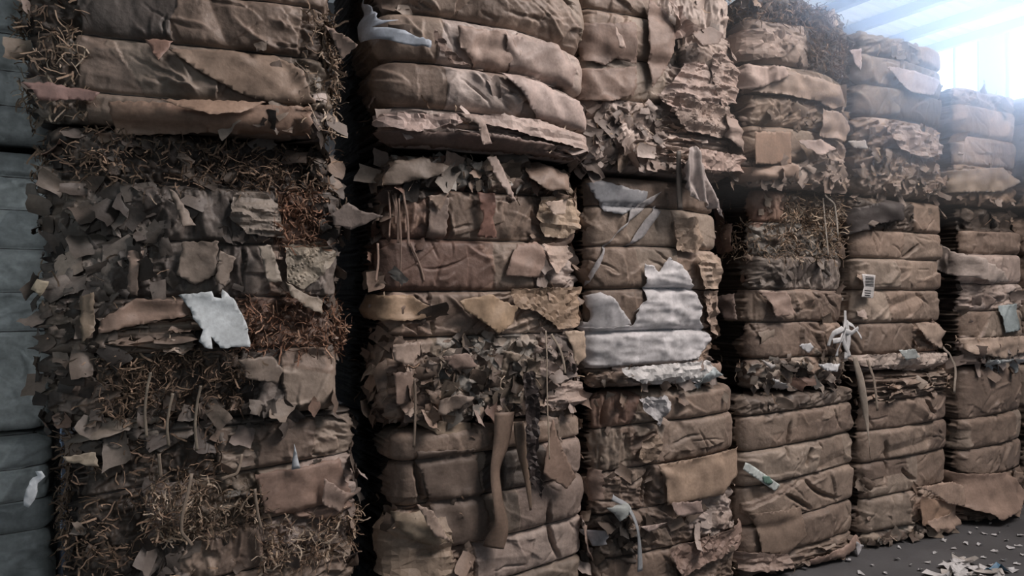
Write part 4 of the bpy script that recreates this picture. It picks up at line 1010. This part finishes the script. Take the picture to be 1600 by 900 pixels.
# barcode label
lab = sheet_on(E2, 'barcode_label', [(1343,428),(1364,430),(1362,452),(1360,466),(1342,464),(1346,448)], (0.60,0.58,0.57), 'white label printed with a barcode', lift=0.006, drape=False, h0=0.062, seed=204, creases=0, wrinkle=0, material=M_PLAIN, jag=0.001)
for k in range(7):
    y = 432+k*2.3
    sheet_on(E2, 'barcode_line', [(1348,y),(1361,y+0.8),(1361,y+1.9 if k % 2 else y+1.5),(1348,y+1.1 if k % 2 else y+0.7)], (0.03,0.03,0.03), lift=0.0085, drape=False, h0=0.062, creases=0, wrinkle=0, jag=0, material=M_PLAIN, step=0.05, parent=lab)
for k in range(3):
    y = 453+k*3.6
    sheet_on(E2, 'print_line', [(1347,y),(1357-k,y+0.8),(1357-k,y+2),(1347,y+1.2)], (0.05,0.05,0.05), lift=0.0085, drape=False, h0=0.062, creases=0, wrinkle=0, jag=0, material=M_PLAIN, step=0.05, parent=lab)
sheet_on(E2, 'paper_flap', [(1422,505),(1460,505),(1478,525),(1470,545),(1440,530)], (0.42,0.34,0.25), lift=0.03, seed=205, creases=4)
sheet_on(E2, 'paper_flap', [(1340,555),(1400,550),(1480,552),(1484,575),(1420,580),(1350,572)], (0.47,0.41,0.33), 'pale layered paper edge', lift=0.04, seed=206, creases=8, wrinkle=0.03)
sheet_on(E2, 'plastic_rag', [(1385,546),(1410,544),(1420,556),(1398,562)], (0.42,0.46,0.45), lift=0.07, seed=207, material=M_PLAIN)
strip_on(E2, 'hanging_strip', [(1462,542),(1474,552),(1484,575),(1478,612)], 0.02, (0.44,0.36,0.28), out=0.08, seed=208)
strip_on(E2, 'hanging_strip', [(1345,560),(1355,590),(1362,640)], 0.02, (0.36,0.28,0.21), out=0.06, seed=209)
sheet_on(E1, 'paper_flap', [(1412,757),(1470,748),(1488,756),(1488,786),(1462,782),(1450,772),(1436,764)], (0.46,0.35,0.25), 'torn kraft flap folded forward', lift=0.08, seed=210, creases=4, wrinkle=0.004, drape=False)
sheet_on(E1, 'paper_flap', [(1424,772),(1486,784),(1486,800),(1425,818)], (0.40,0.28,0.18), lift=0.05, seed=211, creases=2, wrinkle=0.002)
sheet_on(E1, 'paper_flap', [(1430,812),(1495,790),(1502,812),(1450,832)], (0.42,0.32,0.23), lift=0.05, seed=213, creases=5, wrinkle=0.01)
sheet_on(E1, 'white_scrap', [(1445,852),(1458,856),(1464,868),(1448,862)], WH, lift=0.07, seed=214, material=M_PLAIN, drape=False)
# sixth stack
sheet_on(F2, 'plastic_sheet', [(1556,478),(1582,474),(1590,515),(1562,520)], (0.36,0.43,0.44), 'pale blue plastic sheet', lift=0.02, seed=220, material=M_PLAIN, jag=0.004)
sheet_on(F2, 'paper_flap', [(1480,385),(1500,372),(1520,400),(1560,440),(1535,444),(1500,420)], (0.47,0.42,0.35), 'pale diagonal torn paper', lift=0.05, seed=221, fan=0.03)
sheet_on(F2, 'paper_flap', [(1515,528),(1598,524),(1598,548),(1560,560),(1520,552)], (0.46,0.37,0.27), lift=0.03, seed=222, creases=5, wrinkle=0.01)
sheet_on(F2, 'plastic_rag', [(1530,562),(1590,560),(1598,580),(1570,585),(1545,578)], (0.50,0.55,0.56), 'whitish film along the foot', lift=0.05, seed=223, wrinkle=0.02, material=M_PLAIN)
sheet_on(F1, 'paper_flap', [(1492,742),(1560,735),(1590,770),(1560,790),(1530,805),(1510,785)], (0.36,0.265,0.19), 'broad flaring kraft flap', lift=0.04, seed=224, creases=4, wrinkle=0.004, curl=0.10)
sheet_on(F3, 'paper_flap', [(1488,265),(1560,262),(1590,285),(1560,300),(1490,300)], (0.44,0.38,0.29), lift=0.02, seed=225, creases=4)

# ------------------------------------------------------------------ litter on the concrete
rsf = np.random.RandomState(5)
def floor_pt(px, py):
    dz = (py-455)/F; t = EYE/dz
    return np.array([(px-800)/F*t, t])
def scrap_mesh(size, colour, n=9, lift=0.012, seed=0):
    rs = np.random.RandomState(seed)
    a = np.sort(rs.uniform(0, 2*math.pi, n)); r = size*rs.uniform(0.6, 1.0, n)
    ring = np.stack([r*np.cos(a)*rs.uniform(0.8, 1.6), r*np.sin(a), rs.uniform(0.001, lift*2.2, n)], -1)
    V = np.vstack([[0, 0, lift*0.4], ring, ring*[0.7, 0.7, 0.5]+[0, 0, lift*0.3]])
    T = []
    for i in range(n):
        j = (i+1) % n
        T += [(0, 1+n+i, 1+n+j), (1+n+i, 1+i, 1+j), (1+n+i, 1+j, 1+n+j)]
    V[:, 2] += 0.002
    return fast_mesh('paper_scrap', V, tris=T, colr=np.tile(np.array(colour), (len(V), 1)), material=M_PLAIN, smooth=False)
protos = [scrap_mesh(0.028, (0.60, 0.60, 0.61), 8, 0.008, k) for k in range(6)]
spots = [(1397,874,1.3),(1324,877,.8),(1345,896,1),(1382,896,.8),(1475,846,.9),(1490,858,.8),(1512,851,1.2),(1529,852,.8),(1536,834,.8),(1553,837,1),(1559,834,.6),(1578,857,1.2),(1551,863,1.4),(1594,838,1),
         (1590,854,.8),(1588,882,1.1),(1582,893,1.6),(1488,866,.7),(1460,866,.8),(1515,834,.6),(1570,845,.7),(1536,872,.9),(1546,820,.5),(1574,822,.5),(1420,884,.8),(1438,892,.7),(1405,856,.6),(1362,884,.6),
         (1566,876,.9),(1504,872,.8),(1592,812,.6),(1562,808,.5),(1525,826,.6),(1598,868,.9),(1545,884,1.1),(1450,880,.9)]
for i, (px, py, s) in enumerate(spots):
    p = floor_pt(px, py)
    o = bpy.data.objects.new('paper_scrap', protos[i % 6]); col.objects.link(o)
    o.location = (p[0], p[1], 0.0); o.rotation_euler = (0, 0, rsf.uniform(0, 6.28)); o.scale = (s, s, 1)
    tag(o, 'small torn white paper scrap lying loose on dark concrete floor', 'paper scrap', 'small white paper scraps littering the floor')
# the heap of torn white paper at the lower right
hp = [(1478,897),(1490,888),(1500,884),(1509,882),(1518,890),(1530,893),(1540,899),(1496,897),(1512,899),(1526,903),(1462,902),(1548,905)]
for i, (px, py) in enumerate(hp):
    p = floor_pt(px, py); s = rsf.uniform(0.05, 0.085)
    o = bpy.data.objects.new('torn_sheet', scrap_mesh(s, (0.64, 0.63, 0.63) if i % 3 else (0.5, 0.47, 0.44), 13, 0.012+0.004*(i % 4), 50+i)); col.objects.link(o)
    o.location = (p[0], p[1], 0.0); o.rotation_euler = (0, 0, rsf.uniform(0, 6.28))
    tag(o, 'crumpled white torn sheet in small heap on floor at lower right', 'paper scrap', 'torn white sheets heaped on the floor')
p = floor_pt(1560, 893)
o = bpy.data.objects.new('blue_wrapper', scrap_mesh(0.07, (0.12, 0.24, 0.36), 10, 0.03, 88)); col.objects.link(o); o.location = (p[0], p[1], 0)
tag(o, 'crumpled blue plastic wrapper on floor beside heap of white scraps', 'wrapper')

# ------------------------------------------------------------------ haze volume, partly real, mostly standing for lens glare
if HAZE_DENSITY > 0:
    mh = bpy.data.materials.new('haze_veil'); mh.use_nodes = True; nt = mh.node_tree
    for n_ in list(nt.nodes):
        if n_.type == 'BSDF_PRINCIPLED': nt.nodes.remove(n_)
    vs_ = nt.nodes.new('ShaderNodeVolumeScatter'); vs_.inputs['Density'].default_value = HAZE_DENSITY
    vs_.inputs['Anisotropy'].default_value = 0.62; vs_.inputs['Color'].default_value = (0.86, 0.92, 1.0, 1)
    nt.links.new(vs_.outputs[0], nt.nodes['Material Output'].inputs['Volume'])
    V, Q = box_arrays([(2.4, 6.8, -0.5, 3.7, 2.10, 5.0)])
    hz = add('haze', fast_mesh('haze', V, Q, material=mh, smooth=False), rotz=ROW)
    tag(hz, 'thin bluish haze, partly lens glare, glowing in front of the bright windows', 'haze', kind='stuff')
